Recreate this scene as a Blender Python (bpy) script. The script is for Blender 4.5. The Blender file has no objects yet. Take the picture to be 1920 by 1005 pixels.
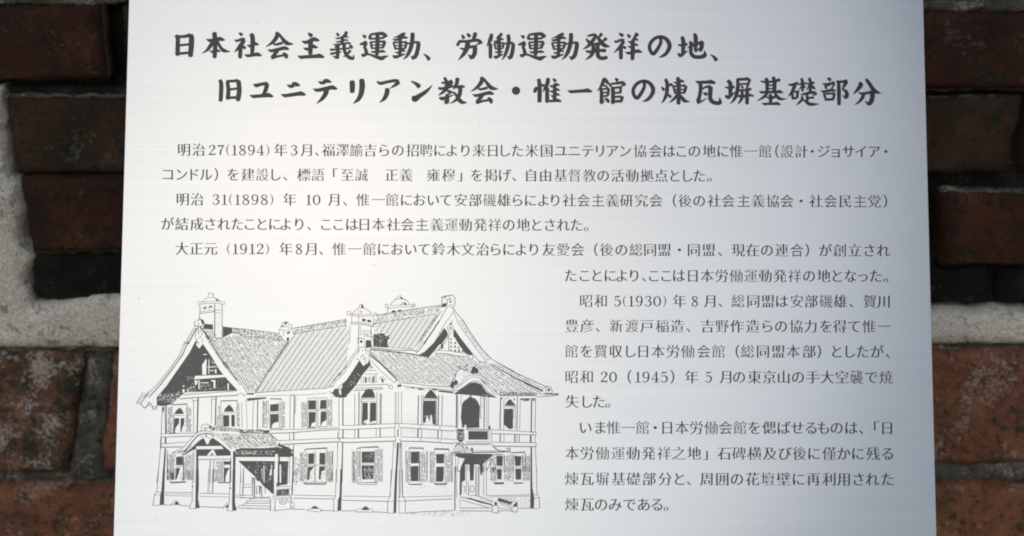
import bpy, bmesh, math, random
from mathutils import Vector, Matrix, noise
from mathutils.geometry import tessellate_polygon

# ------------------------------------------------------------ camera, sky, sun
sc = bpy.context.scene
C = sc.collection
random.seed(7)
PITCH = math.radians(-15)
CAMPOS = Vector((0, 0, 0.95))
FPX = 960 / math.tan(math.radians(20))            # focal length in photograph pixels
cd = bpy.data.cameras.new('camera'); cam = bpy.data.objects.new('camera', cd); C.objects.link(cam)
cam.location = CAMPOS
cam.rotation_euler = (math.radians(90) + PITCH, 0, 0)
cd.sensor_width = 36; cd.lens = 36 * FPX / 1920
cd.clip_start = 0.02; cd.clip_end = 500
cd.dof.use_dof = True; cd.dof.focus_distance = 0.955; cd.dof.aperture_fstop = 5.6
sc.camera = cam

SUN_DIR = Vector((-math.sin(math.radians(9)) * math.cos(math.radians(29.5)),
                  -math.cos(math.radians(9)) * math.cos(math.radians(29.5)),
                  math.sin(math.radians(29.5))))    # towards the bright patch of thin cloud
w = bpy.data.worlds.new("World"); sc.world = w; w.use_nodes = True
nt = w.node_tree; nt.nodes.clear()
sky = nt.nodes.new('ShaderNodeTexSky'); sky.sky_type = 'NISHITA'; sky.sun_disc = False
sky.sun_elevation = math.asin(SUN_DIR.z); sky.sun_rotation = math.atan2(SUN_DIR.x, SUN_DIR.y)
sky.air_density = 1.0; sky.dust_density = 1.15; sky.ozone_density = 1.2
bg = nt.nodes.new('ShaderNodeBackground'); bg.inputs['Strength'].default_value = 0.105
wo = nt.nodes.new('ShaderNodeOutputWorld')
nt.links.new(sky.outputs[0], bg.inputs[0]); nt.links.new(bg.outputs[0], wo.inputs[0])
sd = bpy.data.lights.new('sun', 'SUN'); sd.energy = 0.5; sd.angle = math.radians(46.5); sd.color = (1.0, 0.997, 0.992)
so = bpy.data.objects.new('sun', sd); C.objects.link(so)
so.rotation_euler = (-SUN_DIR).to_track_quat('-Z', 'Y').to_euler()
sc.view_settings.view_transform = 'Standard'; sc.view_settings.look = 'None'
sc.view_settings.exposure = -0.15; sc.view_settings.gamma = 1.0
sc.render.engine = 'CYCLES'; sc.cycles.filter_width = 2.0

# ------------------------------------------------------------ helpers
RC = Matrix.Rotation(math.radians(90) + PITCH, 3, 'X')
def ray(x, y):
    return RC @ Vector((x - 960, -(y - 502.5), -FPX))
# the plate leans back: its own frame measured from the photograph's vanishing point
UP = (RC @ Vector((0.0029, 0.9956, -0.0931))).normalized()
RT = RC @ Vector((1, 0.0, 0.0)); RT = (RT - UP * RT.dot(UP)).normalized()
RT = (RC @ Vector((1, -0.0020, 0.0))); RT = (RT - UP * RT.dot(UP)).normalized()
NO = RT.cross(UP).normalized()
ORG = CAMPOS + RC @ Vector((0.0, 0, -0.96))
def on_plate(x, y):
    d = ray(x, y); t = (ORG - CAMPOS).dot(NO) / d.dot(NO); p = CAMPOS + d * t - ORG
    return (p.dot(RT), p.dot(UP))
WALL_Y = 1.105
def on_wall(x, y):
    d = ray(x, y); t = WALL_Y / d.y; p = CAMPOS + d * t
    return (p.x, p.z)
def thing(name, label, cat, mat=None):
    o = bpy.data.objects.new(name, None); C.objects.link(o); o.empty_display_size = 0.05
    if mat is not None: o.matrix_world = mat
    o['label'] = label; o['category'] = cat
    return o
def link(name, me, mat, parent=None, label=None, kind=None, group=None):
    o = bpy.data.objects.new(name, me); C.objects.link(o)
    me.materials.clear(); me.materials.append(mat)
    if parent: o.parent = parent
    if label: o['label'] = label
    if kind: o['kind'] = kind
    if group: o['group'] = group
    return o
def nodes(name):
    m = bpy.data.materials.new(name); m.use_nodes = True; n = m.node_tree
    return m, n, n.nodes['Principled BSDF']
def N(n, t, **kw):
    q = n.nodes.new(t)
    for k, v in kw.items():
        if k in q.inputs.keys() if hasattr(q.inputs, 'keys') else False: q.inputs[k].default_value = v
        else: setattr(q, k, v)
    return q
def noise_node(n, scale, detail=4, rough=0.55, vec=None):
    q = n.nodes.new('ShaderNodeTexNoise'); q.inputs['Scale'].default_value = scale
    q.inputs['Detail'].default_value = detail; q.inputs['Roughness'].default_value = rough
    if vec is not None: n.links.new(vec, q.inputs['Vector'])
    return q
def ramp(n, src, stops):
    r = n.nodes.new('ShaderNodeValToRGB'); e = r.color_ramp.elements
    while len(e) < len(stops): e.new(0.5)
    for k, (p, c) in enumerate(stops):
        e[k].position = p; e[k].color = (c[0], c[1], c[2], 1)
    n.links.new(src, r.inputs[0]); return r
def mixc(n, fac, a, b, mode='MIX'):
    m = n.nodes.new('ShaderNodeMix'); m.data_type = 'RGBA'; m.blend_type = mode
    for s, v in ((m.inputs[0], fac), (m.inputs[6], a), (m.inputs[7], b)):
        if isinstance(v, (int, float)): s.default_value = v
        elif isinstance(v, tuple): s.default_value = (v[0], v[1], v[2], 1)
        else: n.links.new(v, s)
    return m.outputs[2]

# ------------------------------------------------------------ materials
def metal_material():
    m, n, b = nodes('brushed stainless steel')
    tc = n.nodes.new('ShaderNodeTexCoord')
    mp = n.nodes.new('ShaderNodeMapping'); mp.inputs['Scale'].default_value = (5, 900, 1)
    n.links.new(tc.outputs['Object'], mp.inputs[0])
    mp2 = n.nodes.new('ShaderNodeMapping'); mp2.inputs['Scale'].default_value = (2.2, 160, 1)
    n.links.new(tc.outputs['Object'], mp2.inputs[0])
    fine = noise_node(n, 1.0, 3, 0.6, mp.outputs[0]); broad = noise_node(n, 1.0, 4, 0.65, mp2.outputs[0])
    blot = noise_node(n, 9.0, 3, 0.5, tc.outputs['Object'])
    c1 = ramp(n, fine.outputs[0], [(0.25, (0.338, 0.356, 0.366)), (0.75, (0.358, 0.376, 0.385))])
    c2 = ramp(n, broad.outputs[0], [(0.3, (0.965, 0.965, 0.967)), (0.7, (1, 1, 1))])
    c3 = ramp(n, blot.outputs[0], [(0.3, (0.975, 0.975, 0.97)), (0.7, (1, 1, 1))])
    col = mixc(n, 1.0, c1.outputs[0], c2.outputs[0], 'MULTIPLY')
    col = mixc(n, 1.0, col, c3.outputs[0], 'MULTIPLY')
    n.links.new(col, b.inputs['Base Color'])
    b.inputs['Metallic'].default_value = 1.0
    rr = n.nodes.new('ShaderNodeMapRange'); rr.inputs[3].default_value = METAL_R[0]; rr.inputs[4].default_value = METAL_R[1]
    n.links.new(broad.outputs[0], rr.inputs[0]); n.links.new(rr.outputs[0], b.inputs['Roughness'])
    b.inputs['Anisotropic'].default_value = METAL_AN
    tv = n.nodes.new('ShaderNodeCombineXYZ'); tv.inputs[0].default_value = 1
    vt = n.nodes.new('ShaderNodeVectorTransform'); vt.vector_type = 'VECTOR'; vt.convert_from = 'OBJECT'; vt.convert_to = 'WORLD'
    n.links.new(tv.outputs[0], vt.inputs[0]); n.links.new(vt.outputs[0], b.inputs['Tangent'])
    bp = n.nodes.new('ShaderNodeBump'); bp.inputs['Strength'].default_value = 0.06; bp.inputs['Distance'].default_value = 0.00008
    n.links.new(fine.outputs[0], bp.inputs['Height']); n.links.new(bp.outputs[0], b.inputs['Normal'])
    return m
METAL_R = (0.155, 0.17); METAL_AN = 0.6
METAL = metal_material()
def ink_material(name, base, spec, rough):
    m, n, b = nodes(name)
    tc = n.nodes.new('ShaderNodeTexCoord')
    mp = n.nodes.new('ShaderNodeMapping'); mp.inputs['Scale'].default_value = (40, 900, 1)
    n.links.new(tc.outputs['Object'], mp.inputs[0])
    f = noise_node(n, 1.0, 3, 0.6, mp.outputs[0])
    r = ramp(n, f.outputs[0], [(0.3, tuple(v * 0.8 for v in base)), (0.7, tuple(v * 1.25 for v in base))])
    n.links.new(r.outputs[0], b.inputs['Base Color'])
    b.inputs['Roughness'].default_value = rough
    b.inputs['Specular IOR Level'].default_value = spec
    return m
INK = ink_material('screen printed ink', (0.007, 0.007, 0.0095), 0.36, 0.24)

DRAW_INK = ink_material('screen printed drawing ink', (0.020, 0.020, 0.022), 0.55, 0.28)

# ------------------------------------------------------------ flat print, laid on the plate
class Print:
    """collects ribbons and filled outlines given in page coordinates"""
    def __init__(s, z): s.v = []; s.f = []; s.z = z; s.k = 0
    def _z(s):
        s.k += 1; return s.z + (s.k % 47) * 1.1e-6
    def ribbon(s, pts, smooth=True, caps=True):
        if len(pts) == 1: return
        P = []
        if smooth and len(pts) > 2:
            q = [pts[0]] + list(pts) + [pts[-1]]
            for i in range(1, len(q) - 2):
                a, b, c, d = q[i - 1], q[i], q[i + 1], q[i + 2]
                for j in range(5):
                    t = j / 5
                    P.append(tuple(0.5 * (2 * b[k] + (c[k] - a[k]) * t + (2 * a[k] - 5 * b[k] + 4 * c[k] - d[k]) * t * t
                                   + (3 * b[k] - a[k] - 3 * c[k] + d[k]) * t ** 3) for k in range(3)))
            P.append(tuple(pts[-1]))
        else: P = [tuple(p) for p in pts]
        z = s._z(); L = []; R = []; n = len(P)
        for i in range(n):
            a = P[max(0, i - 1)]; b = P[min(n - 1, i + 1)]
            dx, dy = b[0] - a[0], b[1] - a[1]; l = math.hypot(dx, dy) or 1
            dx /= l; dy /= l; h = max(P[i][2], 0.2) / 2
            if not smooth and 0 < i < n - 1:
                d1 = (P[i][0] - a[0], P[i][1] - a[1]); d2 = (b[0] - P[i][0], b[1] - P[i][1])
                l1 = math.hypot(*d1) or 1; l2 = math.hypot(*d2) or 1
                cs = (d1[0] * d2[0] + d1[1] * d2[1]) / (l1 * l2)
                h /= max(0.55, math.sqrt(max(0.0, (1 + cs) / 2)))
            x, y = P[i][0], P[i][1]
            if caps and i == 0: L0 = (x - dx * h * .45, y - dy * h * .45); L.append((L0[0] - dy * h * .55, L0[1] + dx * h * .55)); R.append((L0[0] + dy * h * .55, L0[1] - dx * h * .55))
            L.append((x - dy * h, y + dx * h)); R.append((x + dy * h, y - dx * h))
            if caps and i == n - 1: L0 = (x + dx * h * .5, y + dy * h * .5); L.append((L0[0] - dy * h * .5, L0[1] + dx * h * .5)); R.append((L0[0] + dy * h * .5, L0[1] - dx * h * .5))
        b0 = len(s.v)
        for p, q in zip(L, R):
            u = on_plate(*p); s.v.append((u[0], u[1], z)); u = on_plate(*q); s.v.append((u[0], u[1], z))
        for i in range(len(L) - 1):
            a = b0 + 2 * i; s.f.append((a, a + 2, a + 3, a + 1))
    def poly(s, pts):
        z = s._z(); b0 = len(s.v); uv = [on_plate(*p) for p in pts]
        s.v += [(u[0], u[1], z) for u in uv]
        for t in tessellate_polygon([[Vector((u[0], u[1], 0)) for u in uv]]):
            s.f.append(tuple(b0 + i for i in t))
    def mesh(s, name):
        me = bpy.data.meshes.new(name)
        F = []
        for f in s.f:                                     # every face looks out of the plate
            a, b, c = (s.v[f[0]], s.v[f[1]], s.v[f[2]])
            ar = (b[0] - a[0]) * (c[1] - a[1]) - (b[1] - a[1]) * (c[0] - a[0])
            F.append(f if ar > 0 else tuple(reversed(f)))
        me.from_pydata(s.v, [], F); me.update(); return me

# ------------------------------------------------------------ the wall
def wall_material(name, stops, dirt, speck, scale=1.0, moss=0.45, seed=0.0, bump=0.006, speckle=0.325):
    m, n, b = nodes(name)
    tc = n.nodes.new('ShaderNodeTexCoord'); mp = n.nodes.new('ShaderNodeMapping')
    mp.inputs['Location'].default_value = (seed, seed * 1.7, seed * .6); n.links.new(tc.outputs['Object'], mp.inputs[0])
    v = mp.outputs[0]
    a = noise_node(n, 22 * scale, 8, 0.68, v); c = ramp(n, a.outputs[0], stops)
    d = noise_node(n, 34 * scale, 10, 0.75, v); d2 = noise_node(n, 135 * scale, 5, 0.7, v)
    dd = n.nodes.new('ShaderNodeMath'); dd.operation = 'MULTIPLY_ADD'; dd.inputs[1].default_value = 0.75
    n.links.new(d2.outputs[0], dd.inputs[0]); n.links.new(d.outputs[0], dd.inputs[2])
    dm = ramp(n, dd.outputs[0], [(moss + 0.37, (0, 0, 0)), (moss + 0.52, (1, 1, 1))])
    col = mixc(n, dm.outputs[0], c.outputs[0], dirt)
    e = noise_node(n, 260 * scale, 4, 0.7, v)
    g = noise_node(n, 26 * scale, 3, 0.6, v)
    mu = n.nodes.new('ShaderNodeMath'); mu.operation = 'MULTIPLY'
    n.links.new(e.outputs[0], mu.inputs[0]); n.links.new(g.outputs[0], mu.inputs[1])
    em = ramp(n, mu.outputs[0], [(speckle, (0, 0, 0)), (speckle + 0.07, (1, 1, 1))])
    col = mixc(n, em.outputs[0], col, speck)
    gr = noise_node(n, 700 * scale, 2, 0.6, v); grr = ramp(n, gr.outputs[0], [(0.3, (.6, .6, .6)), (.7, (1.3, 1.3, 1.3))])
    col = mixc(n, 1.0, col, grr.outputs[0], 'MULTIPLY')
    n.links.new(col, b.inputs['Base Color'])
    b.inputs['Roughness'].default_value = 0.85; b.inputs['Specular IOR Level'].default_value = 0.25
    bp = n.nodes.new('ShaderNodeBump'); bp.inputs['Strength'].default_value = 0.9; bp.inputs['Distance'].default_value = bump
    ad = n.nodes.new('ShaderNodeMath'); ad.operation = 'ADD'
    f2 = noise_node(n, 110, 6, 0.75, v)
    n.links.new(f2.outputs[0], ad.inputs[0]); n.links.new(e.outputs[0], ad.inputs[1])
    n.links.new(ad.outputs[0], bp.inputs['Height']); n.links.new(bp.outputs[0], b.inputs['Normal'])
    return m
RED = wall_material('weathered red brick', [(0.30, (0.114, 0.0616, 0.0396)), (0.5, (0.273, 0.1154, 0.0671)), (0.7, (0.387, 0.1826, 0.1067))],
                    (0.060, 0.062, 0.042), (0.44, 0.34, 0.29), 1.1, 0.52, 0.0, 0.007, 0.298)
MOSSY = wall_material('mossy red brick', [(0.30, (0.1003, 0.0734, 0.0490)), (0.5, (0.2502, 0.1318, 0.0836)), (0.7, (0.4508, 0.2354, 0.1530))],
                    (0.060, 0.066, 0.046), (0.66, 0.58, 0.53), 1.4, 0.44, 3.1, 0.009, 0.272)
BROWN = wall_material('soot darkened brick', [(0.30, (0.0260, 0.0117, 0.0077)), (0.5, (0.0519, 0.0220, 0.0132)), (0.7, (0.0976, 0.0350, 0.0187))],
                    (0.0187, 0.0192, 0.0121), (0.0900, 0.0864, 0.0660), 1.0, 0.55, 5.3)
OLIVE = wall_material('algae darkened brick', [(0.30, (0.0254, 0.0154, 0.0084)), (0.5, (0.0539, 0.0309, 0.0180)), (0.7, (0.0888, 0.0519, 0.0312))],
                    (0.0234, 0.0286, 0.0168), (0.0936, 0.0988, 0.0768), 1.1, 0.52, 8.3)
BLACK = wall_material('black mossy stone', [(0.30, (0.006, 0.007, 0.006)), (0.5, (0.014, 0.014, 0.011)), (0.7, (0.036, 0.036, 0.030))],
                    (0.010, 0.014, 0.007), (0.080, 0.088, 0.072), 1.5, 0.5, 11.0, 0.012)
MORTAR = wall_material('mossy mortar with joint shade', [(0.30, (0.007, 0.007, 0.006)), (0.5, (0.015, 0.017, 0.013)), (0.7, (0.036, 0.039, 0.032))],
                    (0.011, 0.014, 0.008), (0.121, 0.121, 0.110), 1.6, 0.5, 13.0, 0.010)  # mossy mortar, toned darker to stand in for shade in deep joints
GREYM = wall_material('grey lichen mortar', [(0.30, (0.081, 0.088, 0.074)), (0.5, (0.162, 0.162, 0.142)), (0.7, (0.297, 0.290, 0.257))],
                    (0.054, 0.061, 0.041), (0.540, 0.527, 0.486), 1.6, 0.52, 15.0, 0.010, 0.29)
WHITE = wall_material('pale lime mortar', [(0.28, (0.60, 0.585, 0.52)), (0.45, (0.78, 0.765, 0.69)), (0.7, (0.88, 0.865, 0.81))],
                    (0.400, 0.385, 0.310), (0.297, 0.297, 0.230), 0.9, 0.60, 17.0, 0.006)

def rock(name, quad, mat, parent, proud=0.0, depth=0.05, rough=0.0016, nx=26, nz=16, rnd=0.005, seed=0, label=None, edge=0.0012, back=0.03):
    """a rough faced block: quad = four page points (tl, tr, br, bl) of its face on the wall"""
    tl, tr, br, bl = [on_wall(*p) for p in quad]
    bm = bmesh.new(); grid = []
    for j in range(nz + 1):
        row = []
        v = j / nz
        for i in range(nx + 1):
            u = i / nx
            x = (tl[0] * (1 - u) + tr[0] * u) * (1 - v) + (bl[0] * (1 - u) + br[0] * u) * v
            z = (tl[1] * (1 - u) + tr[1] * u) * (1 - v) + (bl[1] * (1 - u) + br[1] * u) * v
            W = abs(tr[0] - tl[0]); H = abs(tl[1] - bl[1])
            eu = min(u, 1 - u) * W; ev = min(v, 1 - v) * H; e = min(eu, ev)
            r = rnd * (1 + 0.6 * noise.noise(Vector((x * 60, z * 60, seed))))
            drop = 0.0 if e > r else r - math.sqrt(max(0, r * r - (r - e) ** 2))
            if eu < r and ev < r: drop = max(drop, 0.8 * r - 0.5 * (eu + ev) * .5)
            q = Vector((x * 28, seed * 3.1, z * 28)); q2 = Vector((x * 120, seed * 1.7, z * 120))
            dp = noise.noise(q) * rough + noise.noise(q2) * rough * 0.45
            if i in (0, nx): x += edge * (noise.noise(Vector((seed, z * 55, i))) * 1.6 + noise.noise(Vector((seed, z * 180, i))))
            if j in (0, nz): z += edge * (noise.noise(Vector((x * 55, seed, j))) * 1.4 + noise.noise(Vector((x * 180, seed, j))))
            row.append(bm.verts.new((x, WALL_Y - proud + drop * 1.3 - dp, z)))
        grid.append(row)
    for j in range(nz):
        for i in range(nx):
            bm.faces.new((grid[j][i], grid[j + 1][i], grid[j + 1][i + 1], grid[j][i + 1]))
    ring = grid[0][:] + [grid[j][nx] for j in range(1, nz + 1)] + grid[nz][nx - 1::-1] + [grid[j][0] for j in range(nz - 1, 0, -1)]
    bk = [bm.verts.new((v.co.x, WALL_Y - proud + depth, v.co.z)) for v in ring]
    for i in range(len(ring)):
        k = (i + 1) % len(ring)
        bm.faces.new((ring[i], ring[k], bk[k], bk[i]))
    bmesh.ops.recalc_face_normals(bm, faces=bm.faces)
    me = bpy.data.meshes.new(name); bm.to_mesh(me); bm.free()
    for p in me.polygons: p.use_smooth = True
    return link(name, me, mat, parent, label)

wall = thing('brick_wall', 'old weathered brick wall base with dark mossy bricks above a pale mortar band, behind the metal plaque', 'brick wall')
def rnd_quad(x0, y0, x1, y1, j=5):
    r = lambda: random.uniform(-j, j)
    return [(x0 + r(), y0 + r()), (x1 + r(), y0 + r()), (x1 + r(), y1 + r()), (x0 + r(), y1 + r())]
sd_ = [1]
def brick(q, mat, proud=0.0, label=None, **kw):
    sd_[0] += 1
    return rock('brick', q, mat, wall, proud, seed=sd_[0] * 2.37, label=label, **kw)
# course above the picture, and each course in turn
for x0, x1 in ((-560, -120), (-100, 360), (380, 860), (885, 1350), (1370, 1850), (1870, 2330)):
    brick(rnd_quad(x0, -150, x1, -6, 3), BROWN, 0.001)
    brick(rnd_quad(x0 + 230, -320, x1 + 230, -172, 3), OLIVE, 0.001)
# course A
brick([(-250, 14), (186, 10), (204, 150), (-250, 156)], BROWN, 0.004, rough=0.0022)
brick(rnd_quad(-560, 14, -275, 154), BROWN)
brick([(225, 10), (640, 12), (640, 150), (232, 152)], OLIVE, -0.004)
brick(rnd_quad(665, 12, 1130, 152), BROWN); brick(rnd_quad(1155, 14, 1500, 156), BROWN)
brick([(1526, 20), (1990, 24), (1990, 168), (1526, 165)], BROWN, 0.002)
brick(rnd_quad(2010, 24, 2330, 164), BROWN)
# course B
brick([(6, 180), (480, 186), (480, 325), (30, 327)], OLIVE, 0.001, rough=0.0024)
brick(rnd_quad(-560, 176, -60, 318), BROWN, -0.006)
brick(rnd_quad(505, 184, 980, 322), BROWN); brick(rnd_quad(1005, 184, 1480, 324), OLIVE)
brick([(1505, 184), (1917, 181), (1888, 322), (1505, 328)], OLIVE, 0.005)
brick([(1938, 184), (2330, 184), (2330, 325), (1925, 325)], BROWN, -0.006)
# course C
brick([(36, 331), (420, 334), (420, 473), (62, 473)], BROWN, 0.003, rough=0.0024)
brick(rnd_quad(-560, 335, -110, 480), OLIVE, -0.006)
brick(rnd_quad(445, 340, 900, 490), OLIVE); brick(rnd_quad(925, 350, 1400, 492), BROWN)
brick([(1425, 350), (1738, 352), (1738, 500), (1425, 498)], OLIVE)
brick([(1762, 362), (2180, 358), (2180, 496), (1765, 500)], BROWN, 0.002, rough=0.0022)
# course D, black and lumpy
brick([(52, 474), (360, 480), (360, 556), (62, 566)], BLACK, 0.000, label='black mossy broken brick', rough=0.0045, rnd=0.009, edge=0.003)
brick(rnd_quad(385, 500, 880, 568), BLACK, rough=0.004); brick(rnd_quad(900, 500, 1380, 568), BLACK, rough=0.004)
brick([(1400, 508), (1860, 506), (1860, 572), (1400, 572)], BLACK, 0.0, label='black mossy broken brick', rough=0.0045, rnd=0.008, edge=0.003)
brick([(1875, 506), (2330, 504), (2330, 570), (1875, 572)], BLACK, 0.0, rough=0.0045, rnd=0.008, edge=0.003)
# course E, big red bricks standing proud
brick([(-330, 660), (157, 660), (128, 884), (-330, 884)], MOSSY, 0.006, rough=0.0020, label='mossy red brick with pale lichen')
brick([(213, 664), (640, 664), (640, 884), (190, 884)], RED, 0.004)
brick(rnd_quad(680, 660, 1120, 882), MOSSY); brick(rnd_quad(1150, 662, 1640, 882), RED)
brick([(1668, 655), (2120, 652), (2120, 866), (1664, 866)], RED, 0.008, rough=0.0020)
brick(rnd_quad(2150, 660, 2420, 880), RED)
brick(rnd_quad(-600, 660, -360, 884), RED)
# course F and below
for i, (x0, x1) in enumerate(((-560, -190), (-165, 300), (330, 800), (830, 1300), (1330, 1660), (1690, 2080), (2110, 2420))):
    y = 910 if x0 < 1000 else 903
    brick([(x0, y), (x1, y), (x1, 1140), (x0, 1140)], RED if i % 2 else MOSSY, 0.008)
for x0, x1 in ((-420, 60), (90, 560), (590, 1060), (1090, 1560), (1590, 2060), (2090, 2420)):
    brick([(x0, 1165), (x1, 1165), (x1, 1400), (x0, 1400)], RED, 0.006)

def slab(name, x0, y0, x1, y1, depth, mat, amp, label=None, nx=150, nz=110, yb=0.05):
    a = on_wall(x0, y0); b = on_wall(x1, y1)
    bm = bmesh.new(); g = []
    for j in range(nz + 1):
        row = []
        for i in range(nx + 1):
            x = a[0] + (b[0] - a[0]) * i / nx; z = a[1] + (b[1] - a[1]) * j / nz
            d = noise.noise(Vector((x * 40, 3, z * 40))) * amp + noise.noise(Vector((x * 150, 9, z * 150))) * amp * .5
            row.append(bm.verts.new((x, WALL_Y + depth - d, z)))
        g.append(row)
    for j in range(nz):
        for i in range(nx): bm.faces.new((g[j][i], g[j + 1][i], g[j + 1][i + 1], g[j][i + 1]))
    ring = g[0][:] + [g[j][nx] for j in range(1, nz + 1)] + g[nz][nx - 1::-1] + [g[j][0] for j in range(nz - 1, 0, -1)]
    bk = [bm.verts.new((v.co.x, WALL_Y + depth + yb, v.co.z)) for v in ring]
    for i in range(len(ring)):
        k = (i + 1) % len(ring); bm.faces.new((ring[i], ring[k], bk[k], bk[i]))
    bmesh.ops.recalc_face_normals(bm, faces=bm.faces)
    me = bpy.data.meshes.new(name); bm.to_mesh(me); bm.free()
    for p in me.polygons: p.use_smooth = True
    return link(name, me, mat, wall, label)
slab('mortar_bed', -620, -340, 2440, 662, 0.022, MORTAR, 0.004, 'mossy recessed mortar, joint shade in its colour, between the upper bricks')
slab('mortar_bed', -620, 640, 2440, 1400, 0.009, GREYM, 0.0035, 'grey lichened mortar between the lower bricks', yb=0.06)

def smear(name, outline, mat, proud, thick, label=None, amp=0.0016, step=0.004, seed=0.0, rnd=0.006, wob=1.0):
    """an uneven lump of mortar with a rounded rim, its outline given in page points"""
    pts = [on_wall(*p) for p in outline]
    P = []
    for i in range(len(pts)):
        a, b = pts[i], pts[(i + 1) % len(pts)]; L = math.hypot(b[0] - a[0], b[1] - a[1]); k = max(1, int(L / step))
        for t in range(k):
            x = a[0] + (b[0] - a[0]) * t / k; z = a[1] + (b[1] - a[1]) * t / k
            P.append((x + wob * 0.0016 * noise.noise(Vector((x * 70, seed, z * 70))) + .0008 * noise.noise(Vector((x * 260, seed, z * 260))),
                      z + wob * 0.0016 * noise.noise(Vector((x * 70, seed + 5, z * 70))) + .0008 * noise.noise(Vector((x * 260, seed + 5, z * 260)))))
    def inside(x, z):
        c = False; n = len(P); j = n - 1
        for i in range(n):
            if (P[i][1] > z) != (P[j][1] > z) and x < (P[j][0] - P[i][0]) * (z - P[i][1]) / (P[j][1] - P[i][1]) + P[i][0]: c = not c
            j = i
        return c
    def dist(x, z): return math.sqrt(min((x - p[0]) ** 2 + (z - p[1]) ** 2 for p in P))
    def yy(x, z, d):
        r = min(1, d / rnd)
        return WALL_Y - proud + rnd * (1 - math.sqrt(1 - (1 - r) ** 2)) - amp * noise.noise(Vector((x * 35, seed, z * 35))) - amp * .4 * noise.noise(Vector((x * 160, seed, z * 160)))
    V = [Vector((p[0], p[1], 0)) for p in P]; n0 = len(V)
    x0 = min(p[0] for p in P); x1 = max(p[0] for p in P); z0 = min(p[1] for p in P); z1 = max(p[1] for p in P)
    from mathutils.geometry import delaunay_2d_cdt
    extra = []; D = [0.0] * n0
    x = x0
    while x < x1:
        z = z0
        while z < z1:
            if inside(x, z):
                d = dist(x, z)
                if d > step * .45: extra.append(Vector((x, z))); D.append(d)
            z += step
        x += step
    V2 = [Vector((p[0], p[1])) for p in P] + extra
    vo, eo, fo, *_ = delaunay_2d_cdt(V2, [], [list(range(n0))], 1, 1e-6)
    me = bpy.data.meshes.new(name)
    verts = [(v.x, yy(v.x, v.y, 0 if k < n0 else dist(v.x, v.y)), v.y) for k, v in enumerate(vo)]
    faces = [tuple(f) for f in fo]
    m0 = len(verts)
    verts += [(verts[i][0], WALL_Y - proud + thick, verts[i][2]) for i in range(n0)]
    faces += [(i, (i + 1) % n0, m0 + (i + 1) % n0, m0 + i) for i in range(n0)]
    me.from_pydata(verts, [], faces); me.update()
    bm = bmesh.new(); bm.from_mesh(me); bmesh.ops.recalc_face_normals(bm, faces=bm.faces); bm.to_mesh(me); bm.free()
    for p in me.polygons: p.use_smooth = True
    return link(name, me, mat, wall, label)
smear('mortar_smear', [(-420, 500), (-380, 330), (-100, 175), (2, 160), (10, 250), (18, 330), (36, 345), (42, 450), (58, 480), (54, 530), (60, 566), (92, 568), (150, 552), (215, 546),
                       (700, 560), (1200, 575), (1730, 578), (1800, 582), (1930, 582), (2300, 584), (2300, 648), (1920, 647), (1730, 650), (1200, 654), (600, 654), (150, 655), (0, 655), (-420, 655)],
      WHITE, 0.005, 0.03, 'pale lime mortar band smeared up beside the dark bricks', seed=2.0, amp=0.002, rnd=0.012, wob=1.6)
# mossy ledges, mortar crumbs in the joints, pale strips that also imitate lit brick edges
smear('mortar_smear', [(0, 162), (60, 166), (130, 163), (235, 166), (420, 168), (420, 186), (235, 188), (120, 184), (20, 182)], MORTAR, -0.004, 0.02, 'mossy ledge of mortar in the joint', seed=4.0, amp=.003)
smear('mortar_smear', [(1600, -2), (1760, 2), (1920, -4), (2100, 0), (2100, 20), (1920, 22), (1800, 26), (1740, 20), (1600, 22)], GREYM, -0.001, 0.02, 'pale crumbling mortar line', seed=6.0, amp=.003)
smear('mortar_smear', [(1730, 862), (1800, 866), (1920, 858), (2100, 866), (2100, 905), (1920, 902), (1800, 908), (1600, 904), (1600, 868)], GREYM, -0.001, 0.02, None, seed=8.0, amp=.003)
smear('mortar_smear', [(-300, -6), (60, -2), (190, -6), (240, 0), (240, 6), (150, 14), (60, 8), (-300, 12)], GREYM, -0.003, 0.02, None, seed=9.0, amp=.003)
smear('mortar_smear', [(160, 668), (205, 664), (214, 700), (200, 760), (192, 880), (215, 905), (-200, 905), (-200, 888), (126, 886), (140, 800), (154, 740)], GREYM, -0.0015, 0.02, 'grey gritty mortar beside the mossy brick', seed=10.0, amp=.003)

for k, (a, y, b, y2, mt) in enumerate(((4, 178, 236, 184, GREYM), (190, 8, 203, 140, OLIVE), (40, 331, 232, 334, BROWN), (1745, 183, 1915, 187, GREYM), (1765, 357, 1960, 362, GREYM), (1730, 167, 1960, 170, BROWN),
                                (60, 470, 226, 476, OLIVE), (-200, 656, 215, 659, GREYM), (1700, 652, 1960, 655, GREYM))):
    if a == 190: o_ = [(188, 12), (194, 10), (200, 60), (208, 140), (204, 150), (198, 110), (192, 60)]
    else:
        m_n = max(3, int((b - a) / 14)); rr = random.Random(k)
        o_ = [(a + (b - a) * t / m_n, y + rr.uniform(-2, 1.5)) for t in range(m_n + 1)] + [(b - (b - a) * t / m_n, y2 + rr.uniform(-1.5, 2.5)) for t in range(m_n + 1)]
    smear('lit_edge_crumbs', o_, mt, -0.0005 if a != 190 else 0.0, 0.012, None, amp=.0015, step=0.0025, seed=20.0 + k, rnd=0.002)  # crumb strips along brick rims; the pale ones also paint in edge light

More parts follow.
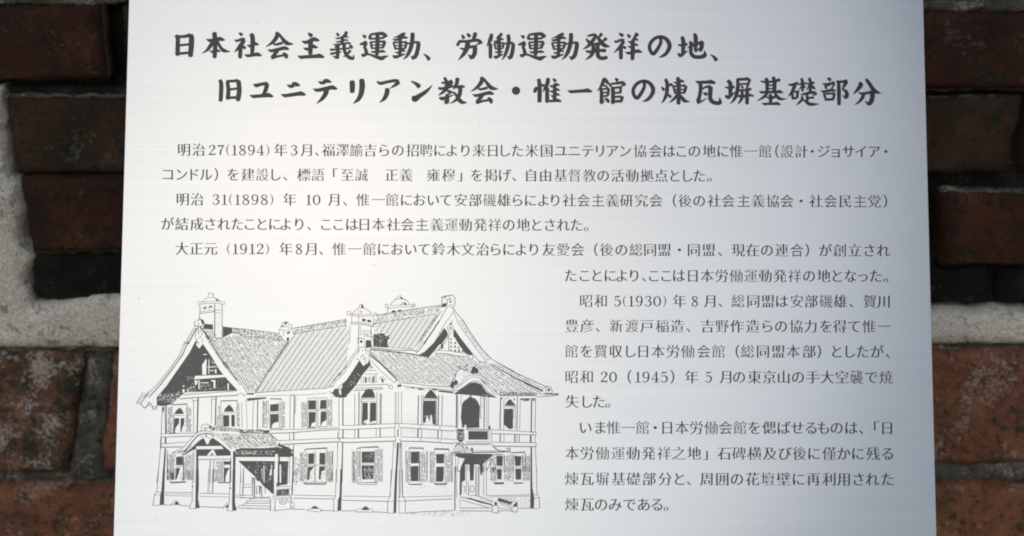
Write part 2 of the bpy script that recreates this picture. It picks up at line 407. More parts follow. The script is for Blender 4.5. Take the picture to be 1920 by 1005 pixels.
# ------------------------------------------------------------ the two title lines, brush strokes
# each entry: origin on the page, then strokes in units of 1/1.28 page pixel: S = ribbon x,y,width ...; H = cut horizontal x0 y0 x1 y1 t
TILES = {
'日': (320, 55, "S 12,16.5,7 17,20,9 17,40,9.5 16.5,61,10|S 12,16.5,6 30,17.5,6.5 46,14,8|S 48,15,9 50,19,11 49.5,40,11.5 47.5,64,10|S 21,38.5,5 44,36,5|S 19,58.5,6 44,56,5.5"),
'本': (320, 55, "H 84,23 131,25 8|S 105,9,10 107,35,9.5 105.5,67,9|S 103,28,9 93,43,8 86,51,5 75,57.5,1|S 112,28,5 120,44,7 128,51,8 142,53.5,1.5|H 92,51 120,52.5 6"),
'社': (440, 55, "S 11,9,4 17,13,7.5|S 1,25.5,4 6,28,5 14,24.5,6 23,24.5,8|S 22,27,9 14,39,9 7,47,6 -1,55,1|S 14,40,9 13.5,55,9 13,68,8|S 19,41,6 25,45,7|S 40,12,9 43,20,10 43,40,9.5 42,58,8|H 28,37 59,36 7|H 22,60 66,62 7.5"),
'会': (440, 55, "S 102,8,8 101,18,9 91,31,7 75,42,1|S 106,11,5 113,20,6.5 122,31,9 130,34.5,7 141,35.5,1.5|S 94,35,4 99,36.5,5 114,33,6|H 78,48 132,47 7.5|S 104,49,8 96,60,8 90,67,8|S 89,69,6 105,64.5,5 117,62.5,5|S 117,57,5 123,63,9 124,69,6"),
'主': (545, 55, "S 42,9.5,3 48,14,9 49,17,7|H 25,27.5 70,26 8|H 29,44 66,43 7.5|S 48,30,10 47,58,9.5|H 15,63 82,66 8.5"),
'義': (545, 55, "S 111,10,5 115,15,6|S 134,6.5,7 131,13,7 124,20,6|H 106,20 140,18.5 4.2|H 107,28.5 139,26.5 4|S 124,18,7 124,33,7|H 101,35 146,34 4.5|S 113,36,8 113,55,8 112,69,7.5|S 95,49,4.5 104,48.5,4.5 122,47,3.5 140,45.5,4|S 96,59,5 108,56.5,4.5 122,54,2|S 102,64,2.5 110,69,5|S 118,38,3 106,43,3|S 128,36,8 129,50,7 134,62,7 142,68,8 150,71,6|S 151,70,5 151,61,1.5|S 143,51,6 137,58,5 127,66,2|S 142,39,6 147,44,7.5"),
'運': (670, 55, "S 13,14,3 19,18.5,8|S 7,36,5 14,34,6 21,31.5,9|S 21,33,8 17.5,42,6.5 20,48,7 22,58,8|S 11,60.5,5 15,62.5,7.5 22,60,5 30,60.5,4.5 42,65,6 53,68.5,8 60,69,9 66,66,6 74,64,1.5|S 33,11,4 30,19,6.5 30,23,5|S 33,12,4.5 50,10,6 62,11,8 71,16.5,5|S 68,16,6 61,21,4|S 31,22.5,4.5 48,22,4 62,20.5,5|S 48,9,8 48.5,30,9 47,60,8.5|S 32,32,5 35,46,5|S 31,31,4 50,29.5,4 66,29.5,5.5|S 66,31,7 61,44,6|S 36,38,2.6 60,37,2.6|S 37,45.5,3.6 60,44,3.8|H 31,52 69,54 5.5"),
'動': (670, 55, "S 114,10,6 107,13,7 98,17,4.5 87,20.5,1.2|H 83.5,23 122,20.5 5.5|S 103,14,7 103,40,7.5 102,62,7|S 87,33,4.5 92,48,4.5|S 86,32,4 103,31,3.5 118,31,5.5|S 118,32,6 115,45,5|S 91,39.5,2.5 116,38.5,2.5|S 93,46.5,3.6 115,45.5,3.6|H 89,54 117,52 4.5|S 86,63,4 91,66.5,7 100,64,6 114,59,3|S 118,33,4 128,34,4 140,31,5 148,33,8|S 147,34,9 145,48,9 141,62,9 136,68,8|S 135,70,8 129,64.5,2.5|S 132.5,10,9 132,25,9 129,42,9 123,57,8 117,66,5 110,72,1"),
'、': (670, 55, "S 158.5,58.5,1.5 167,65,6 172,72,8.5"),
'労': (850, 55, "S 21,14,4.5 25,21,7.5|S 34,10.5,5 39,17,8|S 53,9.5,9 50,19,8 46,25,5|S 14,28,5 13,33,6 9.5,38,7|S 14,29,6 35,28.5,6 55,26,7 64,29,7 69.5,33,2.5|S 67,32,5 55,37.5,2.5|S 35,30,10.5 33,43,11 27,56,9 20,65,6 12,74,1|S 17,45.5,3.5 26,48,5|S 34,44,6 50,41,6 54,44,8|S 52,45,10 51,58,9.5 45,68,9|S 44,69,8.5 36.5,61,2.5"),
'働': (850, 55, "S 92,12,7 89,24,9 85,33,6 80,41,1|S 89,36,8 89,52,8 89,68,7.5|S 116,11,7 110,17,6 103,22,2|H 95,27 122,24 5|S 109,17,8 110,40,8 110,62,6.5|S 98,34,4 102,48,4|S 97,34.5,3.6 110,33,3.6 121,33,4|S 121,34,5 118,46,4.5|S 100,40.5,2.2 119,39.5,2.2|S 102,47,3 118,46,3|S 101,55,3.8 118,54,4|S 98,64.5,4 102,67,7 110,64,5 119,60,2.5|S 121,34,3.6 134,34,4 142,32,6|S 144,35,8 142,52,8.5 139,64,8.5 136,69,7.5|S 136,70,7 130,64.5,2.5|S 132,14,8 133,30,8 129,48,8 124,62,6 116.5,74,1"),
'発': (1020, 55, "S 105,16,4 119,13,6 124,15,7|S 125,15,6 118,26,8 110,36,8 102,43,5 93,47.5,1|S 101,23,3.5 108,31,7|S 127,17,5 135,28,8 143,37,9 150,40,7 159,41.5,1|S 138,11,8 133,18,4.5|S 149,22,8 143,27,5 137,30,3|S 117,37,4.5 128,34.5,6 138,35,5|S 101,51,3.5 108,54,6 130,51,6 147,51,8|S 118,38,8 118,52,8.5 112,64,7 99,73.5,1|S 129,36,8 128.5,52,9 130,64,8.5 136,69,8 145,69,8 151,67,7"),
'祥': (1140, 55, "S 27,10,4 35,15,8|S 16,28,4 20,30,5 30,26,6 38,27,7|S 37,30,8 30,41,7 22,49,5 14.5,56,1|S 31,38,8.5 31,55,8.5 31,70,8|S 37,42,5 42,45,6|S 47,13,4.5 52,18,7.5|S 70,11,9 66,16,7 61.5,21,2.5|H 46,28 74,25 6|H 46,40 74,38 5|H 40,54 83,54 7|S 59,28,9 59.5,50,9.5 58.5,72,8"),
'の': (1140, 55, "S 125,20,6 127,30,7 122,42,7.5 115,53,8 109,58.5,8 103,54,7.5 99.5,42,7.5 104,30,7.5 114,21,7 126,18,7 138,22,8 146,32,9 147.5,43,9 141,56,8 132,63.5,6 122,67,1"),
'地': (1210, 55, "S 88,19,8 91,28,9 91,45,8.5 90,60,8|S 79,37.5,3.5 90,38.5,6 100,35.5,6|S 79,58,4 84,63,7.5 92,58,6 102,51,1.5|S 106,31,5 110,34,8 109,50,7.5 111,60,8 119,66,8 132,66.5,8 142,63,9 143,59,7 142,51,1.5|S 101,44.5,2 112,39,5 122,36,6 133,32,7|S 133,30,8 136,34,9 134,46,9 131,52,6|S 118,11.5,7 120.5,18,9 121,30,9 120,50,7|S 120,53,6 129,46,2.5"),
'旧': (400, 138, "S 16,16,8 19,25,9 18.5,50,9 17.5,65,8.5|S 34,20,8 36,40,8.5 35,60,9.5|S 32,18,5 47,18,6 58,16,6|S 60,18,10 62.5,38,10 60,58,10.5 58.5,64,8.5|S 39,38,5 58,36,5|S 39,58,5.5 58,57,6"),
'ユ': (400, 138, "S 97,25,2.5 103,28.5,8 115,25.5,7 129,24,8|S 129,25,9 126,38,9 121,50,8|H 86,51 145,54 8.5"),
'ニ': (520, 138, "H 21.5,26.5 55.5,27.5 8.5|H 7.5,49 69.5,50 8.5"),
'テ': (520, 138, "H 96.5,18.5 131,19.5 8|H 84.5,36 145,35.5 8.5|S 118,39,11.5 115,50,10 106,62,7 94,71.5,1"),
'リ': (640, 138, "S 26,19,11 26.5,30,11.5 26,44,10|S 49,15,11 50,30,12 47.5,48,11 42,60,9 36,66,6 28.5,72,1"),
'ア': (640, 138, "S 86,19,3.5 94,23.5,7 110,20,6.5 128,17,7 136,19,9|S 138,21,8 130,27,7 121,33,3 117.5,35.5,1|S 110.5,37,10 109,48,10 103,60,8 91.5,69.5,1"),
'ン': (750, 138, "S 26,18,1.5 38,24,7 46,31,10|S 31,54,4 35,61,13 46,54,10 60,45,8 70,36,5 77.5,27.5,1"),
'教': (750, 138, "S 107,10,6 112,22,8 111,38,8|S 100,22,4 112,22,5 124,18,7|S 93,34.5,5 99,36,6 120,32,5.5 134,29,3|S 125,20,7 115,33,7 105,43,6.5 97,49,4 92.5,52.5,1|S 114,42,5.5 122,44,5.5 117,49,3.5 112,52,3.5|S 112,50,6 114,58,8 112.5,70,9|S 111,71,7 106,65.5,2|S 94.5,58,4 102,60,8 115,56,5 129,50.5,1.5|S 138,12,9 136,24,8 131,33,5.5 128,38,1.5|S 134,34,3.5 145,31,6.5 155,31.5,4|S 145,34,9 143.5,48,9 139,58,8 131,66,5 120,71.5,1|S 121,45,2 130,46,4.5 136,54,6 143,64,9 150,69,7.5 161,69.5,1"),
'惟': (990, 138, "S 20.5,32,4 18,38,8 16,44,7|S 26,14,8 28,30,9 28,50,9.5 27.5,67,9|S 34,27,6 39,30,4|S 48,12,8 47,22,9 42,32,7.5 36,44,1|S 46,34,8 46,50,9 46,68,8.5|S 61,13,5 66,18,7|H 50,28 77,27.5 6|H 50,40.5 77.5,39.5 5.5|H 53,52 77.5,51 6|H 47,63 81.5,66 6.5|S 64,27,7.5 64,63,8|S 38,30,5 46,27,4"),
'一': (990, 138, "H 94,40 155,42.5 7.8"),
'館': (1110, 138, "S 29,12,7 26,22,8 20,33,5 12.5,42,1|S 31,12,6 36,20,7 41,26,4|S 22,38,7 23,55,8 22,70,7.5|S 24,29.5,3 31,28.5,4 37,33,4|S 22,37.5,4.5 32,36.5,4 40,36.5,5|S 40,37,6 38,52,6|S 25,46.2,3.6 37,45,3.6|S 24,54.5,4 37,53.5,4|S 22,71,6.5 30,66,2.5|S 33,59,4 38,65,7 40.5,69,4.5|S 28.5,62.5,2 33,60.5,3|S 56,12,4 61,16,8|S 46,24,5 44,31,5|S 45,25,4 60,23,5.5 74,22,7 81,27.5,2.5|S 79,26.5,4.5 70,30.5,3.5|S 50,33,8 50.5,55,8.5 50,71,8|S 52,34.5,4.5 68,32.5,5|S 69,33,6 68,46,5.5|S 52,46.5,4.5 68,45.5,4.5|S 52,56.5,4.5 70,55,5|S 73,56,7 70,66,6.5|S 52,67,5.5 71,66,6"),
'煉': (1230, 138, "S 23,14,7 27,25,8 26,45,8 21,60,6.5 13,71.5,1|S 13.5,32.5,3.5 19,39,7|S 30,31,2.5 36,26,6 41,31,3|S 29,50,4.5 35,56,7|S 51,10,7 54,18,9 54.5,50,9 54,72,8.5|H 41,19.5 69,19 6|S 42,31,5 46,47,5|S 42,30.5,4 55,29.5,3.8 70,28.5,5.5|S 72,31,7 68,46,6|S 45,39,3 69,38,3|S 46,46.5,3.8 68,46,4.2|S 51,50,5 43,61,6 31.5,69.5,1|S 56,50,5 64,60,8 70,66,7 81.5,66.5,1"),
'瓦': (1230, 138, "H 93,17.5 144.5,22 8|S 107,25,8 107,40,8 104,56,8 101,66,10|S 100,71,5 110,66,4 122,59.5,1.5|S 112,36,4 122,31.5,5 130,32,7|S 131,33,10 130,50,9.5 131,62,9 138,69,8.5 150,71,8 154,68,8 152.5,57,1|S 114,46,3 121,50,8.5"),
'塀': (1350, 138, "S 19,17,7 25,25,9 25,42,8.5 24,52,7|S 13,32.5,3 24,34.5,6 34,32,5|S 13,52.5,4 20,57,8 29,50,5 37,44,1.5|S 42,14,6 43,30,8 40,48,8 34,62,6 24.5,72.5,1|S 42,14,6 56,13.5,6 68,12.5,7|S 71,14,7 68,26,4.5|S 46,25.5,4 68,24,4.2|S 51,29.5,4 55,34,5|S 67,27,6 64,36,4|S 43,40,4.5 58,39.5,5 74,37,6|S 41,53.5,4.5 58,54.5,6.5 70,51.5,6 80.5,54,3.5|S 53,40,6 53,54,7 50,64,6 42.5,73.5,1|S 65,38,8 65,55,8 65,72,8"),
'基': (1350, 138, "S 110,12,7 113,20,8 113,45,7|S 127.5,9,7 131,20,8.5 130,45,8|S 98.5,18.5,3.5 112,20.5,5 128,18.5,5 143,15,7|S 114,28.5,3 130,27.5,3|S 114,36.5,3 130,35.5,3|H 92.5,42 152.5,45 6.5|S 113,48,6 104,57,6 89,65.5,1|S 132,48,5 139,57,7.5 146,61,6 160,60.5,1|S 119,50,5 122,56,7.5 121,68,7|S 111,56.5,2.5 122,58.5,6 132,56,5.5|H 99.5,70 146.5,73.5 6.5"),
'礎': (1410, 138, "S 88,27,3.5 98,26.5,6 109,23,7|S 103,28,8 98,40,7 93,48,5 87,55.5,1|S 96,45,5 98,60,6|S 98,44.5,3.5 112,42.5,5|S 110,43,6 108,58,6|S 99,60,5 107,58.5,5|S 119,12,6 122,25,6.5 121,42,5|S 112,25.5,3 122,24.5,5 132,22,2.5|S 121,28,4 114,37.5,2.5|S 123,29,3 128,33,4|S 137.5,11,6 141,25,7 139,44,6|S 132,25.5,3 140,24.5,5 149,21.5,5|S 139,27,4 131.5,38.5,2.5|S 142,28,4 148,34,6 152.5,36,2|S 117.5,51,2.5 125,49,5 140,46,6 150,45.5,6 155.5,49.5,2.5|S 154.5,49,4.5 145,52.5,1.5|S 132,50,6 133,65,6|S 134,58.5,4 148,57.5,5|S 120,55,5 120,62,6 114,69,5 106.5,75.5,1|S 119,60,2.5 128,66,5 138,73,7.5 150,73.5,5 160,73,1"),
'部': (1520, 138, "S 41,11,4.5 47,15,8|S 29,24,3 40,25.5,5 56,21.5,6|S 34,29,3.5 38,36,5|S 57,24,5 52,33,3.5 50,37,3|S 36,30,2.5 46,28.5,2.2|H 23,40.5 61,41 6|S 32,49,5 37,64,5|S 30,49.5,3.8 44,48,4 57,47.5,5|S 57,49,6 54,62,5|S 37,62.5,5 55,61.5,5.5|S 62.5,19,5 75,19.5,5.5 86,18,8|S 86,20,8.5 80,30,6 76,38,2.5|S 77,38,4 85,43,7 87,52,9 84,58,7|S 84,59,5 77.5,52,2|S 67,20,7 68,45,8.5 68,74,7.5"),
'分': (1520, 138, "S 118,22,7 120,28,10 112,39,7 102,49.5,1|S 133,13.5,6 141,24,8 148,35,8.5 155,43,9 169,47.5,1|S 116,45.5,3.5 126,48,5.5 148,43.5,6|S 128,48,7 124,58,7.5 117,67,5.5 106,74.5,1|S 148,46,10.5 148,58,10 144,69,10 140,73,7|S 140,74,7 130.5,66.5,2"),
}
def brush(pr, ch, dx=0.0, dy=0.0):
    ox, oy, body = TILES[ch]
    f = lambda x, y: (ox + dx + x / 1.28, oy + dy + y / 1.28)
    for st in body.split('|'):
        kind, rest = st[0], st[2:].split()
        if kind == 'S':
            P = [tuple(float(v) for v in q.split(',')) for q in rest]
            pr.ribbon([(*f(a, b), c / 1.28 * 1.12 + .35) for a, b, c in P])
        else:
            (x0, y0), (x1, y1) = [tuple(float(v) for v in q.split(',')) for q in rest[:2]]; t = float(rest[2])
            k = min(1.0, (x1 - x0) / (4.2 * t))
            P = [(x0, y0), (x0 + 1.6 * t * k, y0 - .06 * t), (x1 - 2.6 * t * k, y1 - .72 * t), (x1 - 1.5 * t * k, y1 - .95 * t), (x1 - .75 * t * k, y1 - .6 * t), (x1, y1),
                 (x1 - .2 * t, y1 + .3 * t), (x1 - .7 * t * k, y1 + .42 * t), (x1 - 1.9 * t * k, y1 + .36 * t), (x0 + 2.4 * t * k, y0 + .86 * t), (x0 + 1.1 * t * k, y0 + t), (x0 + .55 * t * k, y0 + .62 * t)]
            pr.poly([f(*p) for p in P])
T1 = Print(0.00004); T2 = Print(0.00004)
for ch in '日本社会主義運動、労働発祥の地': brush(T1, ch)
brush(T1, '運', 297.2, 0.6); brush(T1, '動', 297.2, 0.7); brush(T1, '、', 538.6, 1.6)
for ch in '旧ユニテリアン教惟一館煉瓦塀基礎部分': brush(T2, ch)
brush(T2, '会', 384, 84.0); brush(T2, 'の', -30.8, 83)
T2.poly([(967.6 + 8 * math.cos(a * .3927), 170 + 8 * math.sin(a * .3927)) for a in range(16)])

# ------------------------------------------------------------ body text, thin horizontals and full verticals
# (em, [(string, x centres of its characters)], y at x=300, y at x=1670); digits as (string, left, right)
LINES = [
(25.8, 280.9, 284.6, "明治年月、福澤諭吉らの招聘により来日した米国ユニテリアン協会はこの地に惟一館（設計・ジョサイア・",
 "345 372.5 526 576 594 616 642 668 694 720 746 774 799 824.5 847.5 872.5 898 924 946 970 997 1025 1052 1077 1102 1125 1148 1172 1200 1229 1254.5 1277.5 1302 1329.5 1355.5 1380.5 1407.5 1435 1457 1476 1502.5 1523 1544 1567 1591 1614.5 1639 1661",
 [("27(1894)", 390, 506.5), ("3", 543.5, 559)]),
(25.8, 327.2, 331, "コンドル）を建設し、標語「至誠正義雍穆」を掲げ、自由基督教の活動拠点とした。",
 "315 340 362.5 386 405.5 437.5 465 492 516 535 569.5 596 629 651 678 734 761 812.5 841 862 894 920.5 946 964 995.5 1023 1051 1077.5 1105 1131 1158 1185.5 1213 1240 1265 1288 1311 1330", []),
(25.9, 373.7, 377.8, "明治年月、惟一館において安部磯雄らにより社会主義研究会（後の社会主義協会・社会民主党）",
 "342.5 369.5 543 627.5 647 680.5 709 735.5 762 786 812 836 864 891 918 945 970 994.5 1019 1041 1067.5 1094 1121 1148 1175 1202.5 1230 1265 1284.5 1311 1339 1365.5 1394 1421 1449 1475.5 1502 1530 1557.5 1585 1612.5 1639.5 1660",
 [("31(1898)", 397, 514), ("10", 572, 601.5)]),
(26.0, 420, 424, "が結成されたことにより、ここは日本社会主義運動発祥の地とされた。",
 "314 341 369 394 419.5 445 468 491 515 536 561 579.5 611 634.5 659.5 683 709.5 737.5 764 791 819 846 873 900.5 927.5 954 981 1006 1031 1056 1081 1099", []),
(26.1, 466.2, 470, "大正元年月、惟一館において鈴木文治らにより友愛会（後の総同盟・同盟、現在の連合）が創立され",
 "341 368 395 536 584.5 602 636 665 693 719 744 770 795 822.5 850 877 905 929 954 977.5 1001 1029 1056 1083 1117.5 1137.5 1165 1192.5 1219 1246 1274 1301 1329 1350 1384 1411 1438 1466 1494 1513.5 1547.5 1575 1602.5 1630 1656",
 [("(1912)", 424, 506), ("8", 553, 567.5)]),
(26.2, 515.3, 518, "たことにより、ここは日本労働運動発祥の地となった。",
 "1070 1096 1119 1144 1166 1189 1207.5 1226 1249 1272.5 1299 1326 1353 1380.5 1407.5 1435 1462.5 1490 1517 1544.5 1569.5 1594.5 1617.5 1642 1661", []),
(26.3, 562.6, 565.6, "昭和年月、総同盟は安部磯雄、賀川",
 "1099 1127 1274 1332.5 1351 1384 1412.5 1440 1465.5 1494 1521 1549 1575.5 1596 1631 1657.5", [("5(1930)", 1150, 1250.5), ("8", 1295.5, 1310)]),
(26.4, 610, 612.3, "豊彦、新渡戸稲造、吉野作造らの協力を得て惟一",
 "1072 1100.7 1120.6 1155.4 1184.8 1213 1242 1269.8 1290.7 1326.5 1354 1381.8 1411.3 1438.5 1464.4 1492.8 1520 1549 1574.8 1601.7 1629.5 1657.4", []),
(26.5, 657.8, 659.6, "館を買収し日本労働会館（総同盟本部）としたが、",
 "1071.8 1099.7 1126.5 1154.4 1181.2 1206 1234 1261.8 1289.7 1319.5 1347.4 1382.8 1401.7 1430.6 1459.4 1487.3 1517 1536 1568.8 1592.7 1617.6 1644.4 1664.3", []),
(26.6, 705.4, 707.7, "昭和（）年月の東京山の手大空襲で焼",
 "1071.8 1100.7 1180.3 1260.8 1296.6 1362.3 1385.8 1414.7 1442.5 1469.4 1496.2 1524 1551 1578.8 1605.6 1633.5 1661.3",
 [("20", 1125, 1157.5), ("1945", 1189, 1253.5), ("5", 1322, 1335.8)]),
(26.7, 752.4, 754, "失した。", "1072.8 1099.7 1122.6 1139.5", []),
(26.8, 801, 802.7, "いま惟一館・日本労働会館を偲ばせるものは、「日",
 "1097.7 1125.5 1150.4 1177.3 1205 1228.6 1250.9 1278.7 1305.6 1333.5 1360.5 1387.8 1414.7 1442.5 1469.4 1495.2 1521 1544 1568.8 1595.7 1614.6 1643.5 1663.3", []),
(26.9, 848.6, 850.9, "本労働運動発祥之地」石碑横及び後に僅かに残る",
 "1072.8 1100.7 1129.5 1158.8 1187.2 1216 1245 1272.8 1301.6 1322.5 1358.3 1385.8 1414.7 1443.5 1471.4 1499.2 1526 1555 1581.8 1608.6 1637.5 1664.3", []),
(27.0, 896.8, 899, "煉瓦塀基礎部分と、周囲の花壇壁に再利用された",
 "1071.8 1100.7 1129.5 1159.4 1188.2 1217 1247 1273.8 1291.7 1325.5 1354.3 1381.8 1410.7 1439.5 1469.4 1497.2 1525 1555 1582.8 1609.6 1635.5 1664.3", []),
(27.1, 944.8, 947, "煉瓦のみである。", "1071.8 1100.7 1127 1153.4 1180.3 1207 1232 1248.9", []),
]
def outlines():
    chars = sorted(set(''.join(l[3] for l in LINES)))
    cu = bpy.data.curves.new('glyphs', 'FONT'); cu.body = '\n'.join(chars); cu.size = 1; cu.space_line = 2; cu.resolution_u = 3
    o = bpy.data.objects.new('glyphs', cu); C.objects.link(o)
    bpy.context.view_layer.update()
    for q in bpy.context.selected_objects: q.select_set(False)
    bpy.context.view_layer.objects.active = o; o.select_set(True)
    bpy.ops.object.convert(target='CURVE'); o = bpy.context.view_layer.objects.active
    G = {}
    for s in o.data.splines:
        pts = []; B = s.bezier_points; n = len(B)
        for i in range(n):
            a, b = B[i], B[(i + 1) % n]
            straight = ((a.handle_right - a.co).length < 1e-5 and (b.handle_left - b.co).length < 1e-5) or \
                abs((b.co - a.co).cross(a.handle_right - a.co).length) + abs((b.co - a.co).cross(b.handle_left - a.co).length) < 1e-5
            k = 1 if straight else 4
            for j in range(k):
                t = j / k
                p = a.co * (1 - t) ** 3 + 3 * a.handle_right * t * (1 - t) ** 2 + 3 * b.handle_left * t * t * (1 - t) + b.co * t ** 3
                pts.append((p.x, p.y))
        cy = sum(p[1] for p in pts) / len(pts)
        i = round((0.35 - cy) / 2); G.setdefault(chars[i], []).append([(x, y + 2 * i) for x, y in pts])
    d = o.data; bpy.data.objects.remove(o); bpy.data.curves.remove(d)
    return G
def area(P): return sum(P[i][0] * P[(i + 1) % len(P)][1] - P[(i + 1) % len(P)][0] * P[i][1] for i in range(len(P))) / 2
def untangle(P):
    """cut out the little knots that moving the outline can tie"""
    for _ in range(12):
        n = len(P); best = None
        for i in range(n):
            a, b = P[i], P[(i + 1) % n]
            for j in range(i + 2, n):
                if i == 0 and j == n - 1: continue
                c, d = P[j], P[(j + 1) % n]
                if max(c[0], d[0]) < min(a[0], b[0]) or min(c[0], d[0]) > max(a[0], b[0]) or max(c[1], d[1]) < min(a[1], b[1]) or min(c[1], d[1]) > max(a[1], b[1]): continue
                de = (b[0] - a[0]) * (d[1] - c[1]) - (b[1] - a[1]) * (d[0] - c[0])
                if abs(de) < 1e-12: continue
                t = ((c[0] - a[0]) * (d[1] - c[1]) - (c[1] - a[1]) * (d[0] - c[0])) / de
                u = ((c[0] - a[0]) * (b[1] - a[1]) - (c[1] - a[1]) * (b[0] - a[0])) / de
                if 0 <= t <= 1 and 0 <= u <= 1:
                    X = (a[0] + (b[0] - a[0]) * t, a[1] + (b[1] - a[1]) * t)
                    span = min(j - i, n - (j - i))
                    if best is None or span < best[0]: best = (span, i, j, X)
        if best is None: return P
        _s, i, j, X = best
        P = P[:i + 1] + [X] + P[j + 1:] if j - i <= n - (j - i) else [X] + P[i + 1:j + 1]
    return P
def knots(P, far):
    n = len(P)
    for i in range(n):
        a, b = P[i], P[(i + 1) % n]
        for j in range(i + far, n):
            if n - (j - i) < far: continue
            c, d = P[j], P[(j + 1) % n]
            if max(c[0], d[0]) < min(a[0], b[0]) or min(c[0], d[0]) > max(a[0], b[0]) or max(c[1], d[1]) < min(a[1], b[1]) or min(c[1], d[1]) > max(a[1], b[1]): continue
            o = lambda p, q, r: (q[0] - p[0]) * (r[1] - p[1]) - (q[1] - p[1]) * (r[0] - p[0])
            if o(a, b, c) * o(a, b, d) < 0 and o(c, d, a) * o(c, d, b) < 0: return True
    return False
LEV = {}
def crossing(P, Q):
    bx = lambda R: (min(p[0] for p in R), max(p[0] for p in R), min(p[1] for p in R), max(p[1] for p in R))
    A, B = bx(P), bx(Q)
    if A[1] < B[0] or B[1] < A[0] or A[3] < B[2] or B[3] < A[2]: return False
    o = lambda p, q, r: (q[0] - p[0]) * (r[1] - p[1]) - (q[1] - p[1]) * (r[0] - p[0])
    for i in range(len(P)):
        a, b = P[i], P[(i + 1) % len(P)]
        for j in range(len(Q)):
            c, d = Q[j], Q[(j + 1) % len(Q)]
            if max(c[0], d[0]) < min(a[0], b[0]) or min(c[0], d[0]) > max(a[0], b[0]) or max(c[1], d[1]) < min(a[1], b[1]) or min(c[1], d[1]) > max(a[1], b[1]): continue
            if o(a, b, c) * o(a, b, d) < 0 and o(c, d, a) * o(c, d, b) < 0: return True
    return False
def mincho(ch, loops):
    """thin the horizontal strokes, strengthen the vertical ones, add the small triangle at stroke ends"""
    kana = '\u3040' <= ch <= '\u30ff'
    T0, F0 = (0.002, 0.002) if ch in '買賀' else (0.006, 0.014) if kana else (0.0155, 0.0165)
    big = max(loops, key=lambda P: abs(area(P))); sg = 1 if area(big) > 0 else -1
    def shift(Q, thin, fat):
        n = len(Q); E_ = []
        for i in range(n):
            a, b = Q[i], Q[(i + 1) % n]; dx, dy = b[0] - a[0], b[1] - a[1]; l = math.hypot(dx, dy)
            nx, ny = dy / l * sg, -dx / l * sg; off = fat * nx * nx - thin * ny * ny
            E_.append((nx, ny, nx * (a[0] + nx * off) + ny * (a[1] + ny * off), off))
        R = []
        for i in range(n):
            a, b, c, oa = E_[i - 1]; d, e, f, ob = E_[i]; det = a * e - b * d
            if abs(det) > 0.25: x = (c * e - b * f) / det; y = (a * f - c * d) / det
            else:
                mx, my = a + d, b + e; l = math.hypot(mx, my) or 1; o_ = (oa + ob) / 2; x = Q[i][0] + mx / l * o_; y = Q[i][1] + my / l * o_
            if math.hypot(x - Q[i][0], y - Q[i][1]) > 0.045: x, y = Q[i]
            R.append((x, y))
        rep = {}
        for i in range(n if not kana else 0):
            a, b, c, d = R[i - 1], R[i], R[(i + 1) % n], R[(i + 2) % n]
            if abs(b[0] - c[0]) < 0.01 and 0.01 < abs(b[1] - c[1]) < 0.07 and E_[i][0] > 0.9 \
                    and b[0] - a[0] > .13 and c[0] - d[0] > .13 and abs(a[1] - b[1]) < .02 and abs(c[1] - d[1]) < .02:
                if b[1] > c[1]: rep[i] = [(b[0] - .085, b[1]), (b[0] - .03, b[1] + .045), (b[0] + .012, b[1] - .005)]
                else: rep[(i + 1) % n] = [(c[0] + .012, c[1] - .005), (c[0] - .03, c[1] + .045), (c[0] - .085, c[1])]
        return [q for i in range(n) for q in rep.get(i, [R[i]])]
    LQ = [q for q in ([p for i, p in enumerate(P) if math.hypot(p[0] - P[i - 1][0], p[1] - P[i - 1][1]) > 1e-4] for P in loops) if len(q) > 2]
    for kf, kt in ((1, 1), (.6, 1), (.3, 1), (.1, .85), (0, .6), (-.1, .35), (0, .15), (0, 0)):
        out = []; ok = True
        for Q in LQ:
            R = shift(Q, T0 * kt, F0 * kf); A = area(Q)
            if knots(R, 6) or area(R) / A < 0.3: ok = False; break
            U = untangle(R)
            if abs(area(U) - area(R)) > .0025: ok = False; break
            out.append(U)
        if ok:                                   # loops must not run into each other either
            for i in range(len(out)):
                for j in range(i + 1, len(out)):
                    if crossing(out[i], out[j]): ok = False
        if ok: LEV[ch] = (kf, kt); return out
    return LQ
